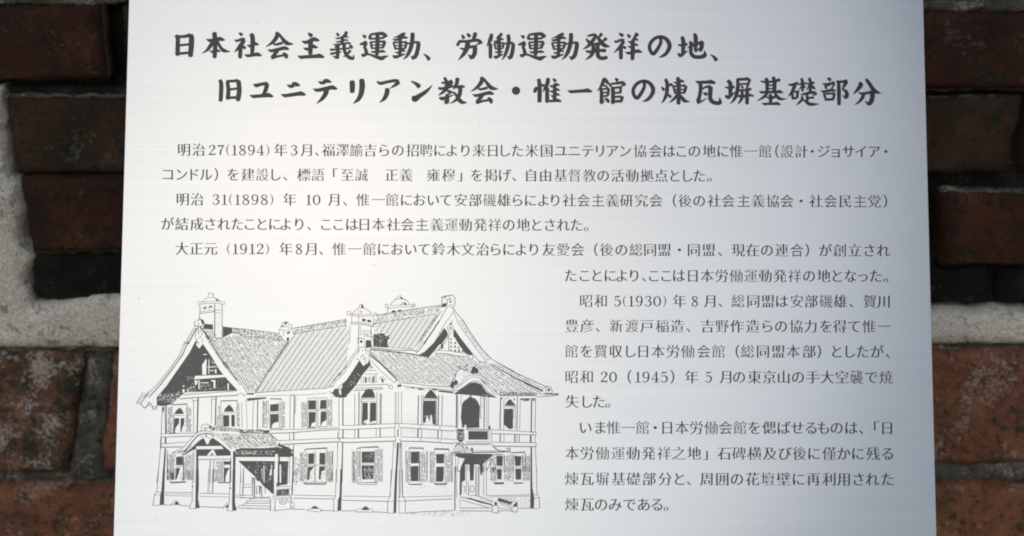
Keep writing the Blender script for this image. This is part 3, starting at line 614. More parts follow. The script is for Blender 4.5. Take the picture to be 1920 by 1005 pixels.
DIG = {  # serif figures, x 0..60, y 0..100 down, ribbons x,y,width
'0': (62, "S 31,4,5 13,22,11 9,50,13 13,78,11 31,96,5 49,78,11 53,50,13 49,22,11 31,4,5"),
'1': (50, "S 12,18,3 24,12,5 29,4,6|S 28,6,13 28,94,13|S 8,97,5 48,97,5"),
'2': (60, "S 13,27,12 11,18,7 28,4,6 46,14,12 47,30,13 34,52,8 10,88,5|S 8,90,12 30,90,10 50,92,11|S 51,92,5 55,74,3"),
'3': (60, "S 13,22,11 16,9,6 30,4,6 45,14,11 45,30,11 30,46,5|S 24,46,4 30,46,5 48,60,12 48,80,12 30,97,6 14,92,6 11,80,10"),
'4': (62, "S 40,4,5 5,72,4|S 5,72,6 58,72,6|S 40,4,12 40,94,13|S 24,97,5 56,97,5"),
'5': (60, "S 15,6,10 32,9,10 50,4,5|S 14,6,4 12,46,4|S 12,46,4 28,36,6 47,50,12 48,76,12 30,97,6 13,92,6 11,82,10"),
'7': (60, "S 8,24,3 11,8,8|S 10,8,11 32,11,11 54,5,6|S 54,6,5 36,38,9 27,70,13 27,95,12"),
'8': (62, "S 31,4,6 15,15,10 16,32,10 32,47,11 50,64,11 49,85,10 31,97,6 13,86,10 13,66,8 32,47,5 47,32,8 47,14,8 31,4,5"),
'9': (62, "S 50,36,12 46,12,9 30,4,6 14,16,11 12,36,12 17,54,9 30,60,5 45,52,7|S 50,36,13 48,66,12 40,86,9 28,97,5 15,93,6 12,84,9"),
'(': (36, "S 30,-4,2 16,16,6 10,50,9 16,84,6 30,106,2"),
')': (36, "S 6,-4,2 20,16,6 26,50,9 20,84,6 6,106,2"),
}
GL = outlines()
GM = {k: mincho(k, v) for k, v in GL.items()}
LINE_MESHES = []
PUNCT = set('、。（）「」・')
for em, ya, yb_, text, xs, digs in LINES:
    X = [float(v) for v in xs.split()]; assert len(X) == len(text), (len(X), len(text), text)
    cu = bpy.data.curves.new('line', 'CURVE'); cu.dimensions = '2D'; cu.fill_mode = 'BOTH'
    for ch, xc in zip(text, X):
        yc = ya + (yb_ - ya) * (xc - 300) / 1370
        L = GM[ch]; ax = [p[0] for P in L for p in P]
        mid = (min(ax) + max(ax)) / 2 if ch in PUNCT else 0.5
        for P in L:
            s = cu.splines.new('POLY'); s.points.add(len(P) - 1); s.use_cyclic_u = True
            for q, (x, y) in zip(s.points, P):
                u = on_plate(xc + (x - mid) * em * 1.0, yc - (y - 0.365) * em * 1.02); q.co = (u[0], u[1], 0, 1)
    ob = bpy.data.objects.new('line', cu); C.objects.link(ob)
    dg = bpy.context.evaluated_depsgraph_get(); me0 = ob.evaluated_get(dg).to_mesh()
    V = [(v.co.x, v.co.y, 0.00004) for v in me0.vertices]; F = [tuple(p.vertices) for p in me0.polygons]
    ob.evaluated_get(dg).to_mesh_clear(); bpy.data.objects.remove(ob); bpy.data.curves.remove(cu)
    pr = Print(0.00004); pr.v = V; pr.f = F
    for st, xa, xb in digs:
        tot = sum(DIG[c][0] for c in st) + 4 * (len(st) - 1); k = (xb - xa) / tot; x = xa
        h = em * .77 / 100
        for c in st:
            yc = ya + (yb_ - ya) * (x - 300) / 1370 + em * .005
            for sk in DIG[c][1].split('|'):
                P = [tuple(float(v) for v in q.split(',')) for q in sk[2:].split()]
                pr.ribbon([(x + a * k, yc + (b - 50) * h, wd * h * 1.18) for a, b, wd in P])
            x += (DIG[c][0] + 4) * k
    LINE_MESHES.append(pr.mesh('text_line'))

# ------------------------------------------------------------ the pen drawing of the hall
INKL = Print(0.00004); BARE = Print(0.00012); DET = Print(0.00020)
rs = random.Random(11)
def draw(ox, oy, text, sc_=9.57):
    """L w x,y ... line; F x,y ... solid ink; W x,y ... bare metal; K w x,y ... ink line on top; B x,y ... ink on top; C solid circle x,y,r; O w x,y,r ring"""
    for st in text.split(';'):
        st = st.split()
        if not st: continue
        k = st[0]; g = lambda q: tuple(float(v) for v in q.split(','))
        f = lambda p: (ox + p[0] / sc_, oy + p[1] / sc_)
        if k in 'LK':
            w_ = float(st[1]) * 0.92; P = [f(g(q)) for q in st[2:]]
            (INKL if k == 'L' else DET).ribbon([(x, y, w_) for x, y in P], smooth=False)
        elif k in 'FWB': {'F': INKL, 'W': BARE, 'B': DET}[k].poly([f(g(q)) for q in st[1:]])
        elif k == 'O':
            x, y, r = g(st[2]); w_ = float(st[1])
            INKL.ribbon([(*f((x + r * math.cos(a * .524), y + r * math.sin(a * .524))), w_) for a in range(13)], smooth=False)
        elif k == 'C':
            x, y, r = g(st[1]); INKL.poly([f((x + r * math.cos(a * .785), y + r * math.sin(a * .785))) for a in range(8)])
def inside(P, x, y):
    c = False; j = len(P) - 1
    for i in range(len(P)):
        if (P[i][1] > y) != (P[j][1] > y) and x < (P[j][0] - P[i][0]) * (y - P[i][1]) / (P[j][1] - P[i][1]) + P[i][0]: c = not c
        j = i
    return c
def hatch(P, ang0, ang1, gap, w0, w1, breaks=0.0, step=1.6, pr=None, jit=0.15, phase=0.0):
    """strokes across the outline P (page points); direction turns from ang0 at its left to ang1 at its right (degrees, down positive)"""
    pr = pr or INKL
    x0 = min(p[0] for p in P); x1 = max(p[0] for p in P); y0 = min(p[1] for p in P); y1 = max(p[1] for p in P)
    am = math.radians((ang0 + ang1) / 2); nx, ny = math.sin(am), -math.cos(am)
    c0 = ((x0 + x1) / 2, (y0 + y1) / 2); R = math.hypot(x1 - x0, y1 - y0) / 2 * 1.15
    k = -R + phase; i = 0
    while k < R:
        i += 1; wv = (w0 if i % 2 else w1)
        ux, uy = c0[0] + nx * k, c0[1] + ny * k; run = []
        for sgn in (-1, 1):
            x, y = ux, uy; part = []
            for _ in range(int(R / step * 1.3)):
                t = min(1, max(0, (x - x0) / (x1 - x0))); a = math.radians(ang0 + (ang1 - ang0) * t)
                x += math.cos(a) * step * sgn; y += math.sin(a) * step * sgn; part.append((x, y))
            run = (part[::-1] + [(ux, uy)]) if sgn < 0 else run + part
        cur = []
        for (x, y) in run + [(1e9, 1e9)]:
            ok = x < 1e8 and inside(P, x, y) and rs.random() > breaks
            if ok: cur.append((x + rs.uniform(-jit, jit), y, wv * rs.uniform(.75, 1.25)))
            else:
                if len(cur) > 1: pr.ribbon(cur, smooth=False, caps=False)
                cur = []
        k += gap
def stipple(P, n, r0=0.35, r1=0.8, pr=None, dash=0.0, ang=0.0):
    pr = pr or INKL
    x0 = min(p[0] for p in P); x1 = max(p[0] for p in P); y0 = min(p[1] for p in P); y1 = max(p[1] for p in P)
    for _ in range(n):
        x, y = rs.uniform(x0, x1), rs.uniform(y0, y1)
        if not inside(P, x, y): continue
        a = math.radians(ang + rs.uniform(-50, 50)); l = rs.uniform(.4, 1) * (dash or .7); r = rs.uniform(r0, r1)
        pr.ribbon([(x - math.cos(a) * l, y - math.sin(a) * l, r), (x + math.cos(a) * l, y + math.sin(a) * l, r)], caps=False)
def tl(ox, oy, s): return [(ox + float(q.split(',')[0]) / 9.57, oy + float(q.split(',')[1]) / 9.57) for q in s.split()]
a_ = (250, 540); b_ = (450, 540); c_ = (650, 540); d_ = (850, 600); e_ = (250, 640); f_ = (450, 640); h_ = (650, 640); i_ = (850, 680)
g_ = (250, 735); j_ = (450, 735); k_ = (650, 735); s_ = (850, 780); l_ = (280, 800); n_ = (450, 800); q_ = (650, 830); r_ = (850, 875)
m_ = (270, 880); o_ = (450, 880); p_ = (650, 880)
# --- roof tiles first
leftroof = tl(*a_, "1240,745 1430,750 1470,890 1600,895 1790,830") + tl(*b_, "0,860 400,915 800,945") + tl(*f_, "860,10 270,910 130,920 0,790") + tl(*e_, "1840,660 1640,450 1500,240 1345,0")
hatch(leftroof, 62, 50, 4.1, 1.25, 0.95, 0.03)
stipple(leftroof, 1900, .45, .95, dash=1.0, ang=55)
mainroof = tl(*f_, "880,0 280,925 1560,835 1914,500") + tl(*c_, "60,690") + tl(*b_, "1914,690 950,830")
hatch(mainroof, 123, 127, 8.5, .85, .85)
hatch(mainroof, 123, 127, 8.5, .75, .75, phase=2.0)
hatch(mainroof, 123, 127, 8.5, .4, .4, phase=5.2)
rightmain = tl(*c_, "490,640 1600,480 1700,410 1310,985") + tl(*h_, "1190,150 730,110") + tl(*c_, "800,870 700,800 490,790")
hatch(rightmain, 124, 123, 8.6, .85, .85)
hatch(rightmain, 124, 123, 8.6, .75, .75, phase=2.0)
hatch(rightmain, 124, 123, 8.6, .4, .4, phase=5.2)
froof = tl(*h_, "350,150 700,180 1250,245 1490,290 1600,225 1914,240") + tl(*d_, "300,700 450,745 690,795") + tl(*i_, "900,190 1600,515 1490,585 830,585 760,520 650,415 560,290 470,225 330,215") + tl(*h_, "1900,700 1850,790 940,735")
hatch(froof, 48, 31, 4.0, 1.3, 0.9, 0.03)
stipple([p for p in froof], 1200, .45, .95, dash=1.0, ang=42)
proof = tl(*l_, "1130,120 1700,130") + tl(*n_, "0,110 540,135 650,230 690,360 0,380") + tl(*l_, "1530,390 1480,400 1300,240 1170,150")
hatch(proof, 44, 46, 3.2, 1.2, 0.7, 0.07); stipple(proof, 420, .5, 1, dash=1.2, ang=45)
# --- ridges
for P, n in ((tl(*b_, "0,725 600,800 720,830 800,940 400,905 0,850"), 330), (tl(*a_, "1780,720 1914,730 1914,850 1790,820"), 40),
             (tl(*b_, "930,720 1914,560 1914,680 950,825"), 420), (tl(*c_, "540,490 1700,320 1640,470 490,640"), 480), (tl(*g_, "1360,610 1914,650 1914,720 1400,690"), 150),
             (tl(*n_, "0,50 400,50 530,120 0,110"), 150), (tl(*i_, "830,520 1500,540 1500,590 830,590"), 120),
             (tl(*i_, "760,0 1100,180 1500,350 1650,430 1600,500 1160,290 860,130 690,20"), 150),
             (tl(*d_, "80,0 180,0 300,220 430,400 670,690 620,740 400,480 200,180"), 150)):
    stipple(P, int(n * 2.4), .5, 1.1, dash=1.1, ang=rs.choice((-10, 60)))
draw(*b_, "L .9 0,725 600,800 720,825; L 1.2 0,855 400,905 800,940; L 1 930,725 1914,560; L 1.2 950,825 1914,675; L 1 740,680 780,610 860,610 880,660 930,660 915,740 880,800; L .9 700,760 740,690 800,690 820,640; L .9 700,820 700,770 790,750 780,860; F 790,620 850,615 840,650 800,650; F 740,670 790,680 780,700 745,700; F 840,790 900,780 890,820 845,825; F 830,900 880,880 880,950 845,960; L .8 800,700 870,690 870,760 800,760")
draw(*c_, "L 1.4 530,490 1250,370 1700,310; L 1 490,640 1600,470; L 1.2 1700,410 1310,985; L 2.6 1660,590 1530,790 1380,1005; L .8 1640,480 1250,1005; L .8 1560,650 1490,640; L .8 1520,720 1450,705; L .8 1470,790 1400,775; L .8 1420,860 1350,850; L .8 1600,590 1530,580; L .8 1370,940 1300,930")
draw(*f_, "L 2 865,10 560,460 275,920; L 1.2 270,925 800,885 1560,840; L .8 280,980 860,965 1200,960 1560,930; F 120,930 250,925 245,960 130,955; L 1 0,920 80,985 120,930")
# --- chimneys and cupola
draw(*a_, "L 1 1340,150 1350,100 1390,82 1430,100 1440,150; L 1.5 1425,100 1440,155; L .9 1240,245 1300,190 1370,170 1460,175 1530,210 1565,250; F 1470,185 1540,225 1500,240; L .9 1150,240 1160,290 1460,270 1640,292 1645,240; L .8 1150,240 1240,252 1460,235 1640,245; L 1.3 1195,300 1195,470; L 1 1190,470 1180,560; L 1.5 1460,280 1460,890 1600,895; L 1.1 1597,300 1595,895; L 1.2 1200,460 1460,422; L .8 1200,425 1460,392; L 1 1470,400 1600,400; L .8 1470,440 1590,455; F 1250,375 1270,340 1320,335 1290,380; F 1345,355 1370,320 1418,315 1398,350")
stipple(tl(*a_, "1210,310 1450,310 1450,415 1210,430"), 26, .4, .7); stipple(tl(*a_, "1470,460 1590,460 1590,880 1470,880"), 60, .4, .8); stipple(tl(*a_, "1470,300 1590,310 1590,390 1470,390"), 10, .4, .7)
draw(*a_, "F 1270,640 1425,655 1435,745 1245,738; F 1605,700 1770,722 1785,800 1605,892; L 1.4 1600,695 1914,735; L 1.5 1100,600 1100,680 1220,690 1250,640 1230,570 1185,545 1180,580; F 1200,560 1260,575 1280,640 1235,650; F 1150,635 1185,635 1170,665; L 1 1120,600 1170,570; L 1.5 1170,700 1172,830; L 1 1150,700 1100,900; L 1 1200,700 1240,860")
draw(*c_, "L 1 100,480 120,430 180,380 260,355 340,370 400,410 445,480; F 265,290 300,310 308,362 258,362; L 1 215,355 230,310 270,288; O 1 40,450,36; O 1 512,470,26; L 1 70,490 230,512 470,500; L .8 80,465 230,480 450,470; L 1 92,500 90,620; L 1.2 480,500 480,700; L .9 215,400 215,620; F 248,412 268,412 266,455 250,455; F 275,550 340,553 340,605 275,597; F 370,565 437,575 437,622 370,612; L 1 60,620 220,612 480,665; L 1.3 70,650 220,640 470,692; L 1.4 218,660 210,1005; L .9 65,680 50,1000; L .8 250,680 250,850; L 1 440,690 445,900")
stipple(tl(*c_, "270,740 430,740 430,900 270,860"), 60, .4, .9, dash=1); stipple(tl(*c_, "100,390 440,400 440,470 100,470"), 12, .4, .7)
draw(*c_, "F 470,860 500,815 530,838 560,795 580,830 605,798 640,820 690,800 680,840 720,860 790,830 755,880 780,910 735,930 745,1070 480,1060; L .8 700,820 740,790; L .8 760,900 810,880; L .8 620,810 625,780; L 1.4 185,920 240,895 330,920; O 1.1 262,960,22; F 250,945 275,945 275,975 250,975; F 350,930 440,940 450,1060 340,1080; L 1 430,780 450,930; L 1 330,860 450,880")
draw(*c_, "L 1 790,312 810,262 880,200 960,132; L 1 960,132 1010,190 1090,230 1135,300; F 955,168 1000,168 1012,192 960,192; L .8 875,212 960,192 1065,205; L .9 740,370 900,345 1210,340; L .8 790,312 1180,302; O 1 722,320,32; O 1.2 1203,310,27; L 1.4 980,300 1000,270 1040,260 1080,290; F 1028,275 1062,270 1062,310 1032,310; L 1 738,345 735,450; F 798,432 820,400 872,405 890,440; F 910,420 930,388 980,390 988,412; L 1.3 1710,150 1710,300 1800,292 1810,200 1895,200; L 1 1710,182 1760,142 1850,132 1914,128; F 1690,330 1800,285 1790,330 1710,352; L 1 1740,160 1770,210; L 1 1840,140 1845,180; C 1862,245,20; L 1.2 1895,300 1870,300 1800,340 1660,600")
draw(740, 440, "L 1.2 352,470 430,452 452,470 452,530 420,548; L 1 380,460 385,480; L 1 410,455 412,478; F 355,520 388,510 385,535 360,545", 4)
# --- left gable
draw(*a_, "L 1.1 1085,712 920,1005; L 2.2 1135,720 985,1005; L .7 1108,715 950,1005; L 2.4 1205,700 1420,1005; L .9 1240,745 1350,860 1470,1005; L 1.4 1180,880 1100,1005; L 1.2 1200,860 1250,960; L 1 1120,930 1160,900")
draw(*e_, "L 1 920,0 830,240 640,510 440,760 175,1005; L 1.9 985,0 880,250 700,500 480,790 280,1005; L .6 950,0 850,245 665,505 455,775 225,1005; L 1.1 1345,0 1500,235 1640,450 1780,620 1914,765; L 2.2 1420,60 1560,290 1690,460 1870,700")
draw(*g_, "L 1 175,0 60,210 130,222; L 1.5 280,0 130,210 180,270 210,290 300,190; L .6 225,0 85,215; L 1 240,180 330,205 340,290 380,315 420,290 425,245; O 1 380,285,32; L 1.2 255,240 330,235")
INKL.poly([(366, 640), (355.5, 661), (340.9, 681.8), (326.3, 702.7), (312.7, 722.5), (293.9, 745), (293.9, 758), (304.3, 761.5), (323, 758), (327.3, 752.8), (339.9, 741.3), (348.2, 735.6), (445.4, 732),
           (427.6, 713), (413, 695.4), (396.3, 668.2), (381.7, 646.3), (376, 640)])
draw(*e_, "W 1110,620 1640,600 1665,632 1640,642 1380,662 1090,684; W 1235,425 1310,310 1315,330 1310,600 1240,600; W 1120,45 1150,30 1150,-60 1230,-60 1230,30 1245,50 1180,130; W 1330,455 1500,450 1500,464 1330,470; W 1462,500 1492,500 1492,572 1466,572; W 1168,700 1192,700 1190,860 1172,860; W 1100,700 1150,700 1145,770 1112,790; W 1400,695 1472,695 1472,840 1440,840 1440,722 1400,722; W 1688,755 1716,755 1714,870 1692,870; W 1205,735 1350,735 1350,750 1205,750; W 888,790 922,790 898,832; W 880,860 920,858 920,925 885,925; W 1350,330 1364,330 1364,590 1350,590; W 1420,380 1470,375 1474,388 1420,392; W 1250,230 1320,225 1320,240 1260,245; W 1380,520 1440,512 1440,530 1380,534")
stipple(tl(*e_, "930,900 1000,800 1100,730 1110,900"), 46, .5, 1.0, BARE, 1.6, 100); stipple(tl(*e_, "1200,770 1400,765 1400,880 1200,885"), 30, .5, .9, BARE, 1.0)
stipple(tl(*g_, "440,40 860,0 840,60 700,200 450,160"), 110, .5, 1.0, BARE, 1.6, 80); stipple(tl(*e_, "930,630 1080,620 1060,690 940,690"), 24, .4, .8, BARE); stipple(tl(*e_, "1340,280 1420,330 1520,500 1500,590 1340,590"), 40, .4, .8, BARE)
stipple(tl(*e_, "1480,670 1640,670 1680,860 1480,880"), 18, .4, .8, BARE); stipple(tl(*e_, "440,960 640,950 640,1000 440,1000"), 20, .4, .9, BARE)
draw(*g_, "L 1.2 900,50 1860,-20; L 1.6 830,125 1100,100 1860,60 1890,30; F 430,165 550,180 530,250 420,245")
draw(*e_, "K 1.2 1170,0 1170,60")
# --- right gable
draw(*h_, "L 1.6 1430,0 1280,180 1250,200; L 1 1590,5 1400,190 1270,262; L 1.5 420,120 700,140 900,165 1190,160 1260,185; L 2.2 410,150 620,160 760,180 1000,205 1250,240 1480,285; L .8 400,90 730,95 870,125 1200,140; F 640,155 790,165 780,185 650,180; F 880,190 1010,195 1000,215 890,212; F 340,0 400,0 410,110 350,120; L 1 1370,0 1240,170")
INKL.poly([(832.9, 615.2), (838, 620.5), (840, 628.8), (827.6, 645), (823.5, 646.5), (814, 658.8), (804.6, 669), (784.8, 667), (796.3, 659.9), (816, 640)])
draw(*d_, "F 0,150 40,190 120,310 220,440 340,590 350,632 280,632 200,580 110,460 20,310 0,300; L 1.7 170,0 300,220 420,390 520,530 680,700; L 1.1 60,0 170,180 330,400 470,590 600,755; L .6 110,0 230,190 380,400 520,570 640,730; L 1.2 340,600 460,740 600,765; L 1.5 0,640 250,662; L 1 0,572 240,600 250,640; L 1.2 265,640 290,695 345,700 352,640; L 1.3 680,700 860,800 1060,905 1200,1005; C 33,415,20; C 33,480,20; C 95,500,18; C 33,550,20; C 100,555,22; C 165,560,18; F 330,920 375,830 450,880 440,945 300,955; L 1.2 80,830 130,850 110,880; L 1.1 120,870 60,930 20,1005; L 1 120,870 260,900 300,930; L 1 180,850 260,810; C 235,810,14")
draw(*c_, "L 1.2 1820,870 1750,1005; L 1.2 1830,820 1835,1005; L 1.1 1860,640 1800,700 1860,830 1905,700 1860,640; F 1845,690 1872,690 1866,745 1850,745; C 1865,640,20; C 1875,915,17; C 1875,980,17; L 1 1914,430 1760,650 1560,1000; L .9 1914,380 1890,330; L 1 1890,570 1890,640; L .8 1650,800 1700,820; L .8 1690,720 1740,760")
draw(*h_, "L 1.2 1750,0 1640,160; L 1.4 1832,0 1832,165; C 1875,25,17; C 1875,95,18; C 1875,155,16; L 1 1580,185 1640,160 1914,180; L 1.5 1580,215 1780,225 1914,245; L 1.2 1700,50 1720,130 1640,150; F 1700,30 1740,60 1730,130 1690,140")
draw(850, 574, "L 1.2 4,30 20,60 60,130 170,250; L 1 -8,60 8,100 60,240", 9.57)
draw(*i_, "L 2 690,25 860,140; L 2.6 840,125 1000,210 1160,300; L 3.2 1140,290 1380,400; L 3.6 1360,390 1600,510; L 1.5 790,0 1100,175 1450,335 1650,425; L .8 750,20 1050,190 1400,360 1620,470; L 1.4 1640,450 1680,425 1740,440 1775,500 1770,550 1650,550; L 1.2 1680,430 1660,540; C 1715,490,26; L 1.2 1540,560 1890,558 1880,585 1700,605 1500,612; L 1 1620,585 1890,570; L 1.6 830,592 1500,590; F 1200,640 1370,640 1370,680 1290,690 1200,665; F 1385,635 1480,635 1470,690 1400,680; F 840,620 880,625 875,660 845,655")
stipple(tl(*i_, "1200,630 1480,630 1470,690 1200,670"), 30, .5, 1, BARE)
# --- dormer over the balcony
stipple(tl(*c_, "480,790 780,800 830,880 790,1000 700,1080 480,1060"), 60, .4, .8, BARE, 1.4, 60)
draw(*i_, "W 120,100 260,170 340,210 480,230 560,290 600,370 560,350 480,300 330,290 230,330 60,440 0,460 40,300 70,160; F 0,560 100,500 220,420 300,362 400,352 500,390 600,530 680,580 800,632 560,612 420,592 0,552; B 300,190 350,70 400,80 452,170 442,192 360,196; K 1.4 120,60 130,110 60,160 30,250 0,310; B -10,420 30,300 85,330 75,390; K 1 0,440 120,380 240,245 330,217 480,230 560,290 650,415 760,520 830,585; K 1 0,480 130,410 260,290 340,255 470,268 550,330 640,450 720,540 780,575; K 1.2 0,512 100,490 220,412 300,352 380,332 480,352 560,440 640,545 740,592; K .8 120,110 200,140 260,185 300,190; K 1 180,60 260,120; B 460,290 540,330 600,400 580,400 520,340")
stipple(tl(*i_, "90,150 250,190 220,250 80,330"), 50, .4, .8, DET); stipple(tl(*i_, "520,560 660,575 640,610 520,600"), 10, .4, .8, BARE)
draw(*i_, "W 340,300 360,300 358,345 338,345; W 405,300 425,300 425,340 405,340")
draw(*h_, "F 1845,800 1905,690 1960,790 1900,860; F 1650,870 1914,900 1914,935 1650,905; L 1 1560,800 1870,810; F 1280,840 1380,850 1380,875 1290,872; F 1160,820 1200,820 1200,845 1165,845; L 1.2 940,745 1200,760 1500,800 1850,815; L 1 1000,800 1280,830 1650,850 1914,880; F 905,780 985,770 985,810 920,825; L 1 1060,830 1280,850; F 1530,850 1640,860 1640,880 1540,880; C 1400,870,10; C 1480,860,10; C 1590,900,9")
# --- small front gable
draw(*h_, "F 232,335 262,392 300,445 372,395 405,330 430,400 430,430 350,520 270,620 200,740 100,870 0,965 -30,990 -100,1000 -160,960 0,690 120,510; L 1.2 240,120 110,310 0,480; L 1.1 215,95 100,260 0,400; L 1 200,0 205,95 320,110 325,0; O .9 262,12,18; L 1 380,285 600,520 855,745; L 2.6 400,240 600,390 800,590 905,690; L 1 330,140 600,370 780,550 900,640; L 1.2 855,745 905,690; L 1.2 345,110 350,150; C 282,165,12; L 1 245,300 290,240 345,320 335,430 290,445 255,390; C 300,320,14; L 1.1 165,310 225,330; L .9 230,140 200,230; L .9 330,160 370,240")
draw(*h_, "L 1 360,525 530,518; L 1 330,592 570,580; F 325,640 355,640 355,745 325,745; L .9 505,600 505,745; L .9 530,600 530,745; F 470,622 492,622 492,745 470,745; F 610,670 662,680 662,745 640,745; F 440,445 485,475 440,482; L 1.2 150,790 740,772; L 1 150,840 650,825; L 1.5 130,882 650,850; O 1 790,820,34; L 1.1 745,770 750,800; L 1 430,420 425,510; L .9 260,640 260,760; L .9 300,620 300,760; L 1 590,650 650,640 700,700")
stipple(tl(*h_, "360,640 470,640 470,745 360,745"), 40, .5, .9, None, 1.4, 90); stipple(tl(*h_, "0,700 200,560 300,500 100,860 0,930"), 30, .5, 1, BARE, 1.4, 80); stipple(tl(*h_, "560,640 680,700 640,745 560,745"), 20, .4, .8)
draw(*f_, "F 1914,700 1840,765 1830,860 1700,850 1650,930 1720,1005 1914,1005; L 1.1 1914,510 1800,640 1600,830; L 1 1914,460 1780,600 1560,840; L 1.2 1914,700 1740,850; L 1 1600,890 1640,935 1720,870; L 1 1600,830 1700,790; L .9 1660,720 1914,420; W 1770,870 1810,870 1820,960 1790,960")
draw(*j_, "F 1630,5 1760,0 1700,60; F 1780,0 1840,0 1830,60 1805,115 1785,110; F 1845,0 1914,0 1914,45 1860,105 1845,95"); draw(*k_, "F 0,0 65,0 0,62")
# --- rails and posts
draw(*g_, "L 1.1 490,752 1130,735; L 1.4 500,812 1090,788; L 1.1 490,932 940,900; L 1.7 480,992 880,985; L 1.2 520,270 500,760; L 1 500,810 500,1005; L 2.2 590,240 590,740; L 1 560,190 575,740; L 2.4 582,820 582,925; L 1 1080,150 1080,720; L 2.8 1162,110 1145,720; L 1 1050,120 1062,155 1150,155; L 1 1405,95 1400,560; L 1 1400,130 1470,130; L 2.4 1485,90 1470,600; F 520,270 555,275 545,360 530,355")
draw(*j_, "L 1.1 540,682 1200,665 1760,640; L 1.5 540,742 880,732 1300,700 1760,668; L 1.1 720,872 1100,858 1750,828; L 1.8 760,942 1200,920 1750,893; L 1.1 1830,600 1914,600; L 1.3 1760,668 1914,675; L 1.3 1750,828 1914,825; L 1.6 1750,895 1914,905; L 1.1 890,740 890,865; L 2 965,730 965,860; L 1.1 1775,120 1775,640; L 2.2 1848,80 1845,600; L 1.1 1775,680 1770,830; L 2.4 1850,685 1845,830; L 1.1 900,80 895,655; L 1.8 975,60 965,655; L 1 1000,80 990,400; L 1 1750,900 1750,1005; L 1.6 1840,905 1835,1005; L 1 240,160 225,650; L 2 318,150 312,650; L .8 110,120 130,650; L 1 410,150 405,650; F 130,112 300,100 480,95 470,120 300,142 130,162; L 1 900,70 980,60; L .9 30,200 40,640; O .8 1785,850,18; L 1 1710,60 1640,90")
draw(*k_, "L 1.1 145,40 145,595; L 2 222,0 218,595; L 2 605,30 600,575; L .9 628,30 625,575; L 1.1 545,0 545,575; L 1 872,0 870,565; L .9 930,0 930,565; L 1 985,0 985,565; L .7 895,0 895,565; L 2 1290,70 1278,585; L 1 1345,60 1345,590; L 1 1368,50 1370,580; L 2 1650,60 1640,600; L .9 1600,150 1600,590; L 1.5 1715,60 1708,605; L 1.1 0,602 870,566 1000,566 1914,617; L 1.3 0,675 600,650 870,640; L 1.4 970,640 1400,665 1914,702; L 1.1 0,833 600,812 870,802; L 1.1 970,805 1400,820 1914,852; L 1.8 0,908 400,895 870,880; L 1.7 970,882 1400,890 1914,925; L 1.1 145,665 145,830; L 2.6 212,665 210,828; L 1 530,655 530,815; L 2 600,650 600,812; L 1 860,650 860,800; L 2.2 920,665 918,800; L .9 975,650 975,800; L 2.6 1280,665 1278,815; L 1.3 1345,670 1345,820; L 2.2 1638,680 1636,830; L 1.2 1705,690 1705,835; L 1.1 870,566 870,640; L 1.2 940,580 940,640; L 1 1320,600 1320,660; L 1 1675,615 1675,690; L 1.2 880,800 880,880; L 1.2 960,830 960,880; L 1 1328,820 1328,880; L 1.2 1675,850 1675,900; L 1 840,890 835,1005; L .9 870,890 870,1005; L 1 965,895 960,1005; L .8 985,895 985,1005")
draw(*q_, "L 1.1 840,0 815,500 775,960; F 902,0 940,0 925,300 905,600 890,1005 858,1005 875,550; L .9 955,0 950,980; L 1.1 985,0 990,500 1000,960; L .7 970,0 970,940")
draw(*p_, "L 1.1 800,0 782,480 735,575 735,785 845,788; F 872,0 912,0 895,500 888,785 840,785 848,480; L .9 940,0 940,785; L 1.1 1000,0 1005,480 1052,560 1052,785 940,788; L 1 0,480 760,492; L 1.3 0,557 730,575; L 1 920,495 1300,492 1914,475; L 1.3 1055,568 1400,552 1914,530; L 1.2 0,745 160,742; L 1.2 470,762 740,775; F 265,732 300,680 340,660 375,680 412,732; L .9 160,745 250,700 420,705 475,735 470,768 165,765 160,745; L 1.2 1050,785 1400,760 1914,738; L .9 740,575 840,575; L .9 900,570 1050,570")
stipple(tl(*p_, "1060,770 1914,745 1914,830 1600,840 1060,800"), 110, .4, .9, None, 1.2, 70)
stipple(tl(*q_, "1040,760 1900,770 1900,930 1040,940"), 75, .3, .65, None, .9, 80); stipple(tl(*k_, "1020,300 1260,380 1260,575 1020,575"), 50, .3, .6); stipple(tl(*k_, "1010,680 1260,680 1260,800 1010,800"), 40, .3, .6); stipple(tl(*k_, "1360,690 1620,700 1620,820 1360,820"), 34, .3, .55); stipple(tl(*k_, "1010,920 1900,960 1900,1000 1010,1000"), 30, .3, .5); stipple(tl(*k_, "1730,400 1900,400 1900,600 1730,600"), 14, .3, .5); stipple(tl(*k_, "1720,720 1900,730 1900,830 1720,830"), 24, .3, .5)
